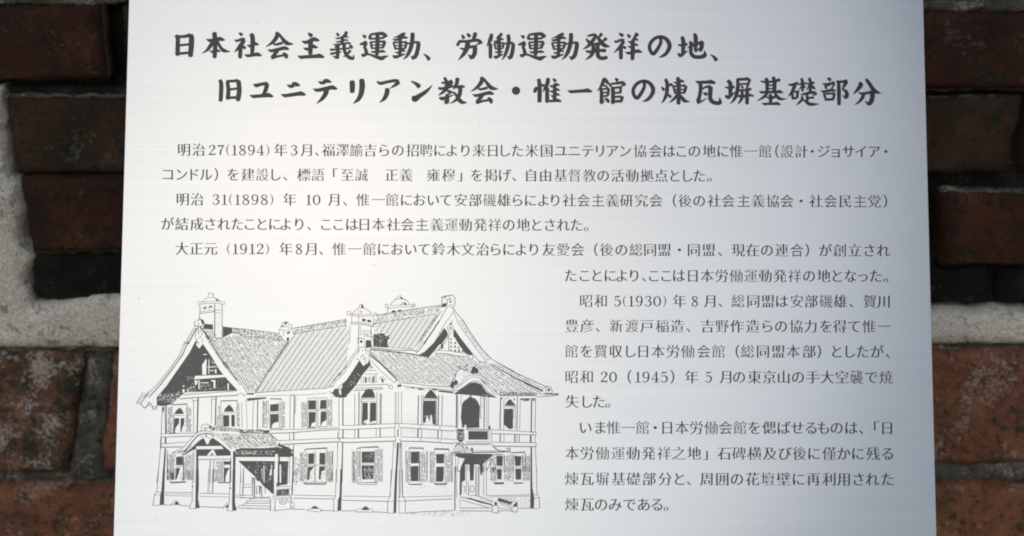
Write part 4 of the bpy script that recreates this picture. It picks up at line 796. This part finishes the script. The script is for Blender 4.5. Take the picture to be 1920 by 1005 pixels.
draw(*m_, "L 1.1 262,0 232,395 185,460 163,645 285,648; F 338,0 378,0 365,400 360,640 280,642 292,460 312,380; L 1 185,460 290,458; L .9 225,410 300,405; F 930,0 982,0 985,300 970,520 1000,695 920,702 925,300; L 1 870,0 865,560 812,702 930,708; F 1590,0 1642,0 1632,600 1662,742 1585,745 1580,600; L 1.1 1545,0 1530,590 1492,742 1590,748; L 1.1 380,412 860,415; L .8 380,445 860,450; L .8 380,472 850,480; L 1.1 1000,430 1520,440; L .9 1000,488 1520,495; L .9 1640,460 1914,468; L 1.1 1640,495 1914,515; L 1.2 365,636 530,640; L 1.2 640,645 820,655; L 1.3 1000,668 1440,690; L 1.1 1655,690 1914,705; F 538,638 560,590 585,568 615,590 642,640; L .9 490,636 530,580 575,560; F 1450,685 1500,622 1520,690; L .9 1420,688 1470,620 1510,605; L 1.1 1160,0 1145,430; L .8 1180,0 1175,430; L 1.8 1240,0 1228,432; L .9 1735,0 1720,455; L 1.1 1790,0 1775,460; L .9 1800,270 1914,268; L .9 1790,320 1914,318; L 2.8 470,212 490,238 750,225; L 2.2 1330,238 1530,240; C 878,310,12; C 1555,340,14; C 870,560,10; L .9 1680,660 1760,640 1830,600 1870,540")
# --- lower storey and porch
draw(*l_, "L 1.2 205,190 200,380 180,650 135,1005; F 275,385 300,385 295,560 280,760 275,1005 225,1005 250,720; L 1 215,140 215,185 260,190; L .9 325,420 315,960; L 1.1 800,430 795,1005; L 1.1 780,480 760,960; F 840,350 880,400 882,1005 838,1005; F 1500,440 1550,440 1542,1005 1500,1005; L 1 1465,440 1462,1005; L 1 1085,600 1078,1005; L .8 1105,600 1100,1005; L 1.4 1160,600 1152,1005; L .9 1640,700 1640,1005; L 1 1695,740 1690,1005; L .8 1850,900 1850,1005; L .8 1880,920 1880,1005; L 2.6 290,190 288,300")
draw(*l_, "F 570,500 650,470 760,380 850,290 930,222 985,200 1060,215 1140,200 1300,310 1462,445 1462,530 880,525 850,400 760,430 650,500 600,512; L 1.2 410,470 480,435 600,385 700,265 800,155 880,98 990,68 1100,85 1160,130; L 2.2 520,452 640,430 760,280 880,150 1000,118 1100,130 1160,175; L 1 400,500 415,470 560,470; L 1 575,485 680,415 780,300 900,205 980,188; W 585,470 640,470 690,400 790,290 880,200 980,165 990,195 900,230 800,340 700,430 620,490 590,490; W 842,352 1290,346 1335,398 1200,404 842,404; W 1030,518 1125,412 1150,412 1205,518; B 1095,512 1125,465 1155,512; W 1140,185 1175,178 1460,395 1505,430 1500,452 1465,455 1440,430; W 955,175 1010,145 1110,160 1125,205 1085,240 1062,312 1025,315 995,235; B 1003,140 1030,140 1032,188 1010,190; K .9 1040,200 1100,205; W 1462,460 1502,450 1502,530 1462,530; W 880,528 1462,520 1462,575 880,585; K 1.4 880,590 1462,580")
draw(*l_, "K 1.1 590,480 660,440 760,340; K .9 900,185 980,180")
draw(*g_, "L 1 1215,630 1240,590 1290,570 1360,600 1400,640; L 1 1230,690 1225,640; L 1.1 1265,630 1300,670 1330,620; F 1370,590 1400,620 1390,660 1350,650; C 1290,655,12; L .9 1200,700 1340,700")
draw(*n_, "L 1.2 540,130 650,225 720,265; L 2 0,392 400,395 700,372; F 0,392 690,380 800,380 860,405 940,480 950,525 890,545 0,545; F 690,300 760,330 850,360 900,390 965,440 880,460 800,390 680,350; F 700,290 720,300 720,340 675,355; F 410,70 530,60 530,105 440,110; L 1.3 0,112 300,112 530,130")
stipple(tl(*n_, "20,430 640,430 640,500 20,510"), 90, .4, .8, BARE, 1.1, 20)
draw(*l_, "F 1550,400 1914,400 1914,545 1550,545"); stipple(tl(*l_, "1560,430 1914,430 1914,500 1560,500"), 40, .4, .8, BARE, 1.1, 20)
INKL.poly([(446, 864), (540.9, 864.8), (538.8, 908.5), (519, 910.5), (514, 926), (509, 925), (504.3, 919.7), (493.9, 911.3), (487.6, 903), (481.3, 900.9), (478.2, 893.6), (462, 879)])
draw(*n_, "W 632,500 655,485 682,500 672,1005 612,1005; W 422,700 438,700 440,1005 426,1005; W 558,690 576,690 570,800 545,900 530,860 560,760; W 386,750 398,750 402,990; W 712,680 736,680 740,1005 712,1005; F 690,480 716,470 716,1000 686,1005; L 1.1 893,480 885,1005; L 2.6 955,400 950,1005; L 1 640,500 610,1005; L .9 860,610 850,1005; W 270,790 282,790 285,860; L 1.1 890,540 860,545")
stipple(tl(*n_, "965,480 1060,600 1060,1005 965,1005"), 120, .4, .8, None, 1.3, 80); stipple(tl(*o_, "965,0 1060,0 1000,330 965,440"), 70, .4, .8, None, 1.3, 80)
stipple(tl(*n_, "300,640 620,640 620,1000 320,1000"), 30, .3, .6, BARE, 1.6, 90)
draw(*o_, "W 424,0 440,0 440,210 425,210; W 545,0 575,0 565,100 535,80; W 610,0 665,0 655,310 612,460; L 1 612,0 600,460; L 1.2 668,0 660,300; F 664,0 700,0 695,300 664,310; W 660,312 925,308 925,350 675,352; K 1 665,355 925,352; K .9 665,312 920,308; F 655,372 870,358 872,462 650,468; W 630,485 905,475 905,505 630,515; L 1.4 620,480 920,472; L 1.1 620,516 920,508; L 1.2 548,530 545,742 625,747 632,500; L 1.1 590,530 600,470; L 1.1 910,480 912,715; L 1.2 880,352 880,460; L 2.4 950,0 935,460; L 1.1 190,522 545,522; L 1.1 155,570 545,570; L 1.1 105,612 545,608; L 1.1 55,652 545,662; L 1.2 0,695 300,705 545,712; L 1.1 0,512 250,512; L .9 0,470 220,465; L 1.2 175,520 180,570; L .9 120,570 125,610; L .9 50,620 60,650; L 1 218,130 218,465; L 1 235,150 235,500; L 2 262,150 262,505; L 1.2 298,300 298,440 350,440 360,300 298,300; L 1.2 345,310 350,430; L 1.4 388,300 395,505; L 1.2 450,320 455,430; L .9 370,300 370,480; L 1 60,0 45,450; L .8 70,270 215,268; L .8 70,322 215,322; L 1.2 260,500 545,500; L 1 700,470 690,100")
stipple(tl(*o_, "660,520 890,510 890,600 760,650 700,600"), 80, .4, .9, None, 1.4, 70); stipple(tl(*o_, "900,500 1000,540 980,700 900,700"), 36, .4, .8, None, 1.2, 60); stipple(tl(*o_, "690,390 860,390 860,450 690,450"), 16, .4, .8, BARE, 1.2, 90)
draw(*o_, "L 1.1 960,460 1300,468 1700,475; L 1.3 965,515 1300,525 1690,532; L 1.1 1725,0 1715,470 1682,560 1680,752 1750,762; F 1800,0 1838,0 1825,450 1815,742 1748,748 1755,550 1785,480; L 1.2 630,742 900,712 1160,720; L 1.2 1440,735 1680,745; F 1270,702 1300,670 1345,655 1380,670 1415,705; L .9 1190,735 1270,702 1430,707 1475,752 1440,765 1190,738; L 1 1840,485 1914,480; L 1.2 1820,545 1914,560; L 1.2 1815,745 1914,748")
draw(*n_, "L 1 1752,100 1750,200; L 1 1755,290 1735,1005; F 1835,290 1852,290 1845,650 1838,1005 1800,1005 1825,600; L 1 880,330 885,470; L 1.6 965,310 955,420")
# --- windows
draw(*g_, "L 1.8 700,232 960,215 972,280; F 735,400 745,370 790,310 830,280 868,310 895,360 908,392; F 735,470 825,470 820,560 790,600 760,640 742,730 725,730; F 850,470 915,470 912,580 880,640 862,722 845,722; L .9 730,425 925,420; L 1 690,260 685,330; L 1.3 722,400 720,735; L 1.4 640,738 770,735; F 620,180 740,150 710,215 625,225; L 2 1580,160 1860,153; L 1.4 1578,160 1565,215; L 1.4 1865,160 1868,205; F 1620,355 1640,310 1680,260 1722,222 1765,270 1795,315 1812,355; F 1610,415 1720,415 1722,610 1690,622 1612,622; F 1757,408 1820,408 1820,622 1760,615; L .9 1600,380 1830,378; L 1 1595,370 1595,630")
for P in ("615,270 705,260 705,735 610,735", "935,285 1035,275 1040,730 930,730", "1515,250 1590,220 1590,635 1500,640", "1842,210 1914,210 1914,640 1842,635"):
    hatch(tl(*g_, P), 90, 90, 2.2, 1.1, .75, .05); stipple(tl(*g_, P), 30, .4, .9)
draw(*j_, "F 540,225 690,208 690,345 540,352; F 540,395 690,395 690,535 650,545 600,560 575,600 565,650 545,652; L 1.8 535,122 745,126 748,160; L 1 500,150 500,200; L 1 505,200 540,660; L 1 700,180 700,655; L .9 540,375 690,370; L 1.4 545,655 760,655; F 1228,150 1360,150 1360,312 1225,315; F 1445,142 1550,140 1550,302 1430,305; F 1232,358 1358,358 1352,540 1290,560 1268,632 1232,642; F 1448,350 1550,345 1550,500 1480,545 1440,625; L 1 1215,112 1560,100; L 1 1215,130 1215,640; L 1 1560,100 1560,620; F 1210,635 1350,620 1350,642 1210,650; L 1 1370,130 1370,630; L 1 1400,130 1400,630; L .9 1230,335 1550,320; L 1.1 1390,625 1560,620")
for P in ("410,160 490,150 500,650 410,650", "712,175 800,165 800,650 712,655", "1088,180 1205,170 1205,645 1085,645", "1565,130 1660,125 1660,625 1565,625"):
    hatch(tl(*j_, P), 90, 90, 2.3, 1.1, .75, .06); stipple(tl(*j_, P), 34, .4, .8)
draw(*k_, "F 255,108 275,60 310,10 340,-45 400,-60 460,-50 495,20 515,100; F 283,190 380,190 380,495 320,515 290,560 272,570; F 420,190 530,190 530,515 470,525 420,545 412,580; L 1.2 240,130 520,118; L .8 240,170 530,165; L 1 265,150 262,585; F 1380,112 1420,50 1460,0 1510,-50 1560,0 1605,60 1640,118; F 1378,155 1585,155 1588,592 1540,570 1530,430 1510,400 1490,540 1440,410 1410,560 1365,545; L 1 1375,130 1640,132; F 280,560 350,555 350,582 280,582; F 410,570 530,560 530,580 410,585; L 1 1590,150 1590,595; L 1 1615,150 1615,595")
stipple(tl(*k_, "1390,420 1580,420 1580,590 1390,590"), 20, .4, .8, BARE, 1.4, 90)
draw(*q_, "F 270,160 495,158 495,360 270,362; F 265,408 492,408 480,655 278,662; L 2 180,105 300,85 570,75 572,100; L 1 180,105 180,130; L 1 180,720 220,750 540,752 555,715 180,720; F 1150,172 1300,165 1295,370 1150,372; F 1145,422 1290,415 1285,692 1150,692; L 1.8 1118,130 1122,95 1378,100 1375,135; L 2 1105,722 1125,748 1340,750 1352,728; F 1598,202 1752,200 1745,372 1610,372; F 1605,430 1745,430 1740,640 1725,700 1600,702; L 2.2 1575,140 1580,112 1832,118 1835,160; L 3 1578,730 1600,745 1780,742 1795,725; F 1855,160 1914,175 1914,212; L 1 100,130 100,700; L .9 245,140 245,700; L 1 505,140 505,710; L 1 640,110 640,700; L 1 1060,140 1065,710; L 1 1450,140 1445,710; L 1 1500,150 1500,720; L 1 1765,190 1765,720; L 1 1900,220 1895,710; L 1 100,710 180,710; L .9 1150,745 1340,745; L 1.4 1310,170 1300,690; L .9 270,385 495,380; L 1.2 125,160 130,680; L 1.1 1130,165 1300,160")
stipple(tl(*q_, "310,460 440,430 470,480 480,650 330,650"), 50, .5, .9, BARE, 1.6, 110); stipple(tl(*q_, "340,200 470,180 480,300 340,300"), 16, .4, .8, BARE, 1)
for P in ("110,150 245,140 235,705 95,705", "505,120 640,110 635,700 505,705", "1065,150 1145,150 1145,710 1065,710", "1310,160 1450,150 1445,710 1310,710", "1505,155 1590,155 1590,720 1505,720", "1790,180 1895,180 1895,715 1790,715"):
    hatch(tl(*q_, P), 90, 90, 2.3, 1.1, .75, .06); stipple(tl(*q_, P), 44, .4, .9)
draw(*n_, "L 2 1168,405 1562,384 1562,430; L 1.6 1170,400 1165,445; F 1225,480 1330,478 1325,668 1222,672; F 1428,470 1530,470 1530,682 1422,675; F 1215,718 1330,712 1300,760 1250,810 1240,950 1208,955; F 1420,712 1530,710 1520,780 1465,800 1440,945 1412,952; L 1 1200,460 1200,990; L 1 1360,450 1355,1005; L .8 1335,450 1335,1005; L 1 1545,440 1545,1000; L 1 1080,460 1080,980; L 1.2 1665,435 1660,1000; L .9 1210,692 1530,692")
draw(*o_, "F 1212,0 1260,0 1248,182 1212,190; F 1420,0 1460,0 1448,182 1420,184; L 2.4 1140,240 1170,262 1530,262 1550,238; L .9 1150,235 1550,230")
for P in ("1082,460 1200,450 1195,985 1082,985", "1548,440 1660,435 1655,1000 1548,1000"):
    hatch(tl(*n_, P), 90, 90, 2.2, 1.1, .75, .06); stipple(tl(*n_, P), 44, .4, .9)
for P in ("1082,0 1160,0 1155,230 1082,230", "1548,0 1650,0 1640,230 1560,230"): hatch(tl(*o_, P), 90, 90, 2.4, .8, .6, .06)
stipple(tl(*n_, "1250,800 1330,760 1330,990 1250,990"), 30, .4, .8); stipple(tl(*n_, "1450,830 1530,790 1530,990 1450,990"), 30, .4, .8)
draw(*l_, "F 480,542 600,530 602,690 478,692; F 480,740 552,738 530,830 490,945 468,945; L 1 440,740 440,960; L 1 460,740 460,960; L .9 330,490 320,960; L 1 610,520 605,970; L .9 750,500 740,960; F 1345,622 1455,620 1452,682 1342,685; F 1345,738 1452,738 1400,800 1350,965 1340,960; L 1 1340,600 1340,960; L 1 1455,600 1452,1000; L .9 400,500 400,700; L .9 470,715 600,712")
draw(*m_, "F 572,0 642,0 600,140 568,182; F 500,60 532,60 530,182 500,182; F 1438,0 1472,0 1460,225 1438,222")
for P in ("335,490 475,495 440,720 440,960 320,960", "620,510 750,500 740,960 612,970", "1190,605 1335,605 1335,1000 1170,1000"):
    hatch(tl(*l_, P), 90, 90, 2.3, 1.1, .75, .06); stipple(tl(*l_, P), 50, .4, .9)
hatch(tl(*m_, "1285,0 1435,0 1435,225 1290,215"), 90, 90, 2.4, .8, .6, .06); hatch(tl(*m_, "410,0 560,0 540,190 410,210"), 90, 90, 2.6, .8, .5, .06); hatch(tl(*m_, "640,60 840,0 830,210 640,200"), 90, 90, 2.8, .8, .5, .06)
# --- right bay: arched door, balcony, entrance
draw(*i_, "L 2.6 60,570 58,1005; L 1 80,590 82,1005; L 1 145,590 135,760; F 150,765 165,720 200,680 260,640 310,585 330,620 400,650 440,700 480,790 470,1010 130,1010; L 2 555,620 555,1005; L 1 600,630 600,1005; L 1 632,620 632,1005; L 2 850,640 840,1005; L 1 910,640 905,1005; F 920,772 950,720 985,675 1018,650 1050,680 1085,725 1125,775; F 915,830 1072,825 1072,1010 910,1010; L 1 915,792 1130,792; L .9 1085,800 1080,1005; L .9 1120,800 1115,1005; L 1.6 1150,620 1145,1005; L 1 1200,640 1195,1005; L 2.6 1405,640 1400,1005; L 1.2 1475,640 1470,1005; L 1.2 1150,610 1150,700; L 1 490,610 490,1005; F 330,590 310,565 300,600; F 1075,640 1105,645 1105,675 1085,670; L .9 930,660 1000,620")
stipple(tl(*i_, "480,600 545,610 545,1005 490,1005"), 46, .4, .7)
draw(*s_, "L 2.6 58,0 55,210; L 1 82,0 80,210; F 135,0 467,0 467,212 230,218 155,205; L 2 553,0 550,222; L 1 600,0 600,210; L 1 632,0 630,170; L 2.2 840,0 838,240; L 1 905,0 905,245; F 908,0 1072,0 1072,165 1075,215 1030,238 985,225 940,180 910,165; L .9 1115,0 1115,245; L 1.6 1145,0 1142,250; L 1 1195,0 1190,250; L 2.6 1400,0 1398,290; L 1.2 1470,0 1468,290; L 1.1 690,248 900,256 1430,288; L 1.4 690,318 900,322 1430,340; L 1.1 690,470 1000,472 1450,478; L 1.7 720,540 1000,545 1480,552; L 2.2 842,325 840,468; L 1 910,330 908,468; L 2.4 1105,335 1102,468; L 1.5 1182,340 1180,470; L 3.4 1390,345 1388,478; L 1.1 1470,340 1470,470; L 1.1 1430,288 1485,290 1485,340 1430,340 1430,288; L 1.1 1435,478 1485,480 1485,552 1435,550; L 1 1140,335 1140,468; F 1384,560 1412,560 1416,1005 1384,1005; L 1.1 1472,555 1492,1005; L 1.1 0,190 50,190; L 1.2 0,255 55,260; L 1.2 0,420 90,425; L 1.3 0,480 180,485")
draw(*s_, "F 60,225 195,235 200,440 130,470 100,465 62,400; W 195,190 215,150 232,165 245,470 205,480; W 228,228 688,240 690,470 228,462; B 268,268 620,272 620,425 268,425; K 1.2 230,232 685,242; K 1 232,250 640,258; K 1 230,462 660,458; K 1 640,260 642,430; K 1 680,250 690,470; B 622,190 650,165 670,205 662,235 630,235; L 1.3 230,495 660,492 715,530; L 1.5 700,540 760,590 850,625 960,645; L .9 720,560 780,570; L 1.2 240,515 640,515; L 2 340,655 940,645; L 1 370,625 940,625; O 1.7 990,605,30; L 1.1 960,650 1030,640; L 1 1010,640 1040,660")
for q in range(8): draw(*s_, "W %d,280 %d,280 %d,415 %d,415" % (292 + q * 41, 308 + q * 41, 308 + q * 41, 292 + q * 41))
stipple(tl(*s_, "60,200 200,235 200,450 60,400"), 60, .5, 1, BARE, 1.3, 70)
stipple(tl(*s_, "60,490 220,500 270,600 340,560 360,650 0,660"), 190, .5, 1.1, None, 1.1, 40); draw(*s_, "F 320,560 355,575 355,640 320,645; L 1.2 60,490 0,640; L 1.3 220,510 270,600; L 1.4 0,660 340,668; F 90,500 120,495 110,560")
draw(*s_, "F 10,672 700,680 722,690 640,770 535,860 532,1005 478,1005 470,870 375,868 368,1005 290,1005 290,870 212,870 210,1005 110,1005 140,900 185,800 205,765 90,745 40,710; L 1.2 742,695 560,870; L 1.3 760,740 680,790 600,985; F 770,712 892,715 880,902 775,892; F 780,950 872,950 870,1005 780,1005; F 1095,712 1222,722 1212,892 1110,902; F 1110,945 1222,945 1216,1005 1114,1005; L 2 1040,662 1280,648 1292,700; L .9 775,925 880,925; L .9 1105,922 1225,922; L 1 1235,690 1240,1005; L 1 1285,700 1290,1005; L 1 1365,705 1370,1005; L 1.8 740,690 890,695; L 1 910,700 905,1005; L 1 1085,700 1080,1005; L 1 40,700 45,1005; L 1 95,760 75,900 80,1005; L .9 230,870 232,1005; L .9 400,870 400,1005; L .9 455,870 455,1005; L 1 560,870 555,1005; L .9 590,860 600,1005; L 1.2 0,690 20,720")
draw(*r_, "L 2.2 30,0 28,780; L 1 50,100 60,560; F 118,60 150,0 215,0 212,240 185,262 155,270 148,500 112,522; F 290,0 372,0 365,235 350,250 300,250; F 480,0 530,0 525,100 505,155 485,150; L 1 232,0 232,500; L 1.1 400,0 400,520; L 1 420,0 418,520; L 2 455,0 455,530; L 1 540,0 540,520; L 1.1 590,90 592,510; L .9 570,0 590,70 630,0; L 1.3 298,400 305,360 330,345 362,355 375,400 365,445 335,460 305,445 298,400; L 1.2 170,350 200,360 210,410 190,470; F 780,40 872,40 862,232 790,226; F 1110,40 1222,40 1216,232 1120,236; F 720,280 912,280 905,315 745,318; F 1078,282 1262,285 1250,304 1092,308; F 1384,0 1412,0 1420,380 1452,560 1446,752 1380,752; L 1.1 1492,0 1500,480 1545,555 1545,752 1450,757; L .9 1452,562 1545,560; L 1.1 590,520 900,515 1370,505; L .8 640,545 1370,530; L 1 112,90 70,80; L 1 65,0 62,80; L 1.2 270,260 272,510 400,515; L .9 1430,500 1500,500")
draw(*r_, "L 1.6 130,540 450,622 720,700; F 230,555 300,560 700,672 700,698 450,640; L 1.2 150,600 400,670 660,742; L 1.1 400,520 560,560 720,630; F 790,590 820,558 1060,640 1040,682 800,612; L 1.2 800,620 1040,700; L 1 120,560 118,742 700,742; L 1.3 110,792 400,795 700,797; L 1.2 700,720 700,822 800,832 812,722 790,700 720,700 700,720; F 735,630 792,645 785,690 738,690; L 1.3 1050,735 1050,808 1140,815 1162,740 1130,700 1080,705 1050,735; F 1075,690 1150,615 1152,715 1080,722; L 1.2 815,790 1050,792; L 1 1180,752 1380,745; L 1 830,660 1040,740; L .9 830,745 1040,765; L .9 480,560 700,640; L .9 830,810 800,830")
stipple(tl(*r_, "1170,560 1375,540 1375,740 1180,740"), 60, .35, .7); stipple(tl(*r_, "850,560 1160,560 1120,640 1000,640"), 60, .5, .9, None, 1.2, 80)
stipple(tl(*r_, "0,780 300,800 130,910 0,900"), 30, .35, .7, None, 1.2, 80); stipple(tl(*r_, "1550,560 1850,640 1600,700 1550,720"), 16, .3, .6); stipple(tl(*r_, "300,800 700,810 500,850"), 8, .3, .6)
for P in ("655,0 770,0 770,270 655,270", "905,0 1090,0 1085,270 905,270", "1245,0 1370,0 1370,260 1245,260"): hatch(tl(*r_, P), 90, 90, 2.3, 1.15, .8, .06); stipple(tl(*r_, P), 30, .4, .8)
for P in ("660,790 770,720 770,1005 655,1005", "905,700 1085,690 1085,1005 905,1005", "1245,700 1370,705 1370,1005 1245,1005"): hatch(tl(*s_, P), 90, 90, 2.3, 1.15, .8, .06); stipple(tl(*s_, P), 34, .4, .8)
hatch(tl(*s_, "210,870 290,870 290,1005 210,1005"), 90, 90, 2.5, .8, .5, .06)

# worn, speckled printing inside the solid shadows
stipple([(366, 640), (340.9, 681.8), (312.7, 722.5), (296, 745), (345, 735), (372, 680), (374, 650)], 60, .35, .6, BARE, .7)
for P in ("480,700 720,700 560,850 380,850",): stipple(tl(*s_, P), 14, .35, .6, BARE, .6)
stipple([(455, 868), (540, 868), (538, 905), (500, 905)], 60, .4, .7, BARE, 1.2, 90)
# ------------------------------------------------------------ the plate
M = Matrix.Identity(4)
for r in range(3):
    M[r][0] = RT[r]; M[r][1] = UP[r]; M[r][2] = NO[r]; M[r][3] = ORG[r]
plaque = thing('information_plaque', 'brushed steel plaque printed with Japanese text and a drawing of a tiled roof hall', 'plaque', M)
xl = (on_plate(242, 0)[0] + on_plate(213, 1005)[0]) / 2; xr = (on_plate(1731, 0)[0] + on_plate(1756, 1005)[0]) / 2
yt = on_plate(960, 0)[1] + 0.022; yb = on_plate(960, 1005)[1] - 0.030
def plate_mesh():
    bm = bmesh.new(); bmesh.ops.create_cube(bm, size=1)
    for v in bm.verts:
        v.co = Vector((xl if v.co.x < 0 else xr, yb if v.co.y < 0 else yt, -0.003 if v.co.z < 0 else 0.0))
    bmesh.ops.bevel(bm, geom=[e for e in bm.edges], offset=0.0005, segments=2, affect='EDGES')
    me = bpy.data.meshes.new('metal_plate'); bm.to_mesh(me); bm.free(); return me
link('metal_plate', plate_mesh(), METAL, plaque)
# two stubs that carry the plate on the wall behind it
GAL = wall_material('galvanised bracket', [(0.3, (.25, .25, .25)), (.5, (.3, .3, .3)), (.7, (.36, .36, .36))], (.2, .2, .2), (.4, .4, .4))
for sx in (-0.16, 0.16):
    bm = bmesh.new(); bmesh.ops.create_cone(bm, cap_ends=True, segments=20, radius1=0.011, radius2=0.011, depth=1)
    p = Vector((sx, 0.02, -0.003)); inv = M.to_3x3().inverted(); d = (inv @ Vector((0, 1, 0)))
    L = (WALL_Y + 0.012 - (M @ p).y)
    q = d.to_track_quat('Z', 'Y').to_matrix().to_4x4()
    bm.transform(Matrix.Translation(p + d * (L / 2 - 0.0008)) @ q @ Matrix.Diagonal((1, 1, L - 0.004, 1)))
    me = bpy.data.meshes.new('bracket'); bm.to_mesh(me); bm.free(); link('bracket', me, GAL, plaque)

link('title_lettering', T1.mesh('title_lettering'), INK, plaque, 'bold brush-style title, upper line')
link('title_lettering', T2.mesh('title_lettering'), INK, plaque, 'bold brush-style title, indented lower line')
for me in LINE_MESHES: link('text_line', me, INK, plaque)
dr = link('printed_drawing', INKL.mesh('printed_drawing'), DRAW_INK, plaque, 'pen drawing of a large two-storey hall with tiled gable roofs')
link('bare_highlight', BARE.mesh('bare_highlight'), METAL, dr, kind='stuff')
link('fine_detail', DET.mesh('fine_detail'), DRAW_INK, dr, kind='stuff')

SP = Print(0.00004)
for x, y in ((284.5, 675.5), (526, 973), (291, 973), (700, 497), (483, 43), (372, 478), (1353, 585), (1120, 130), (842, 985), (1560, 640), (1500, 990), (1490, 597), (260, 560), (900, 235)):
    SP.ribbon([(x - rs.uniform(.5, 1.6), y, .5), (x, y + rs.uniform(-.4, .4), rs.uniform(.9, 1.5)), (x + rs.uniform(.5, 1.6), y, .5)])
DUST = ink_material('dried dust', (0.40, 0.39, 0.36), 0.3, 0.8)
link('dirt_specks', SP.mesh('dirt_specks'), DUST, plaque, kind='stuff')
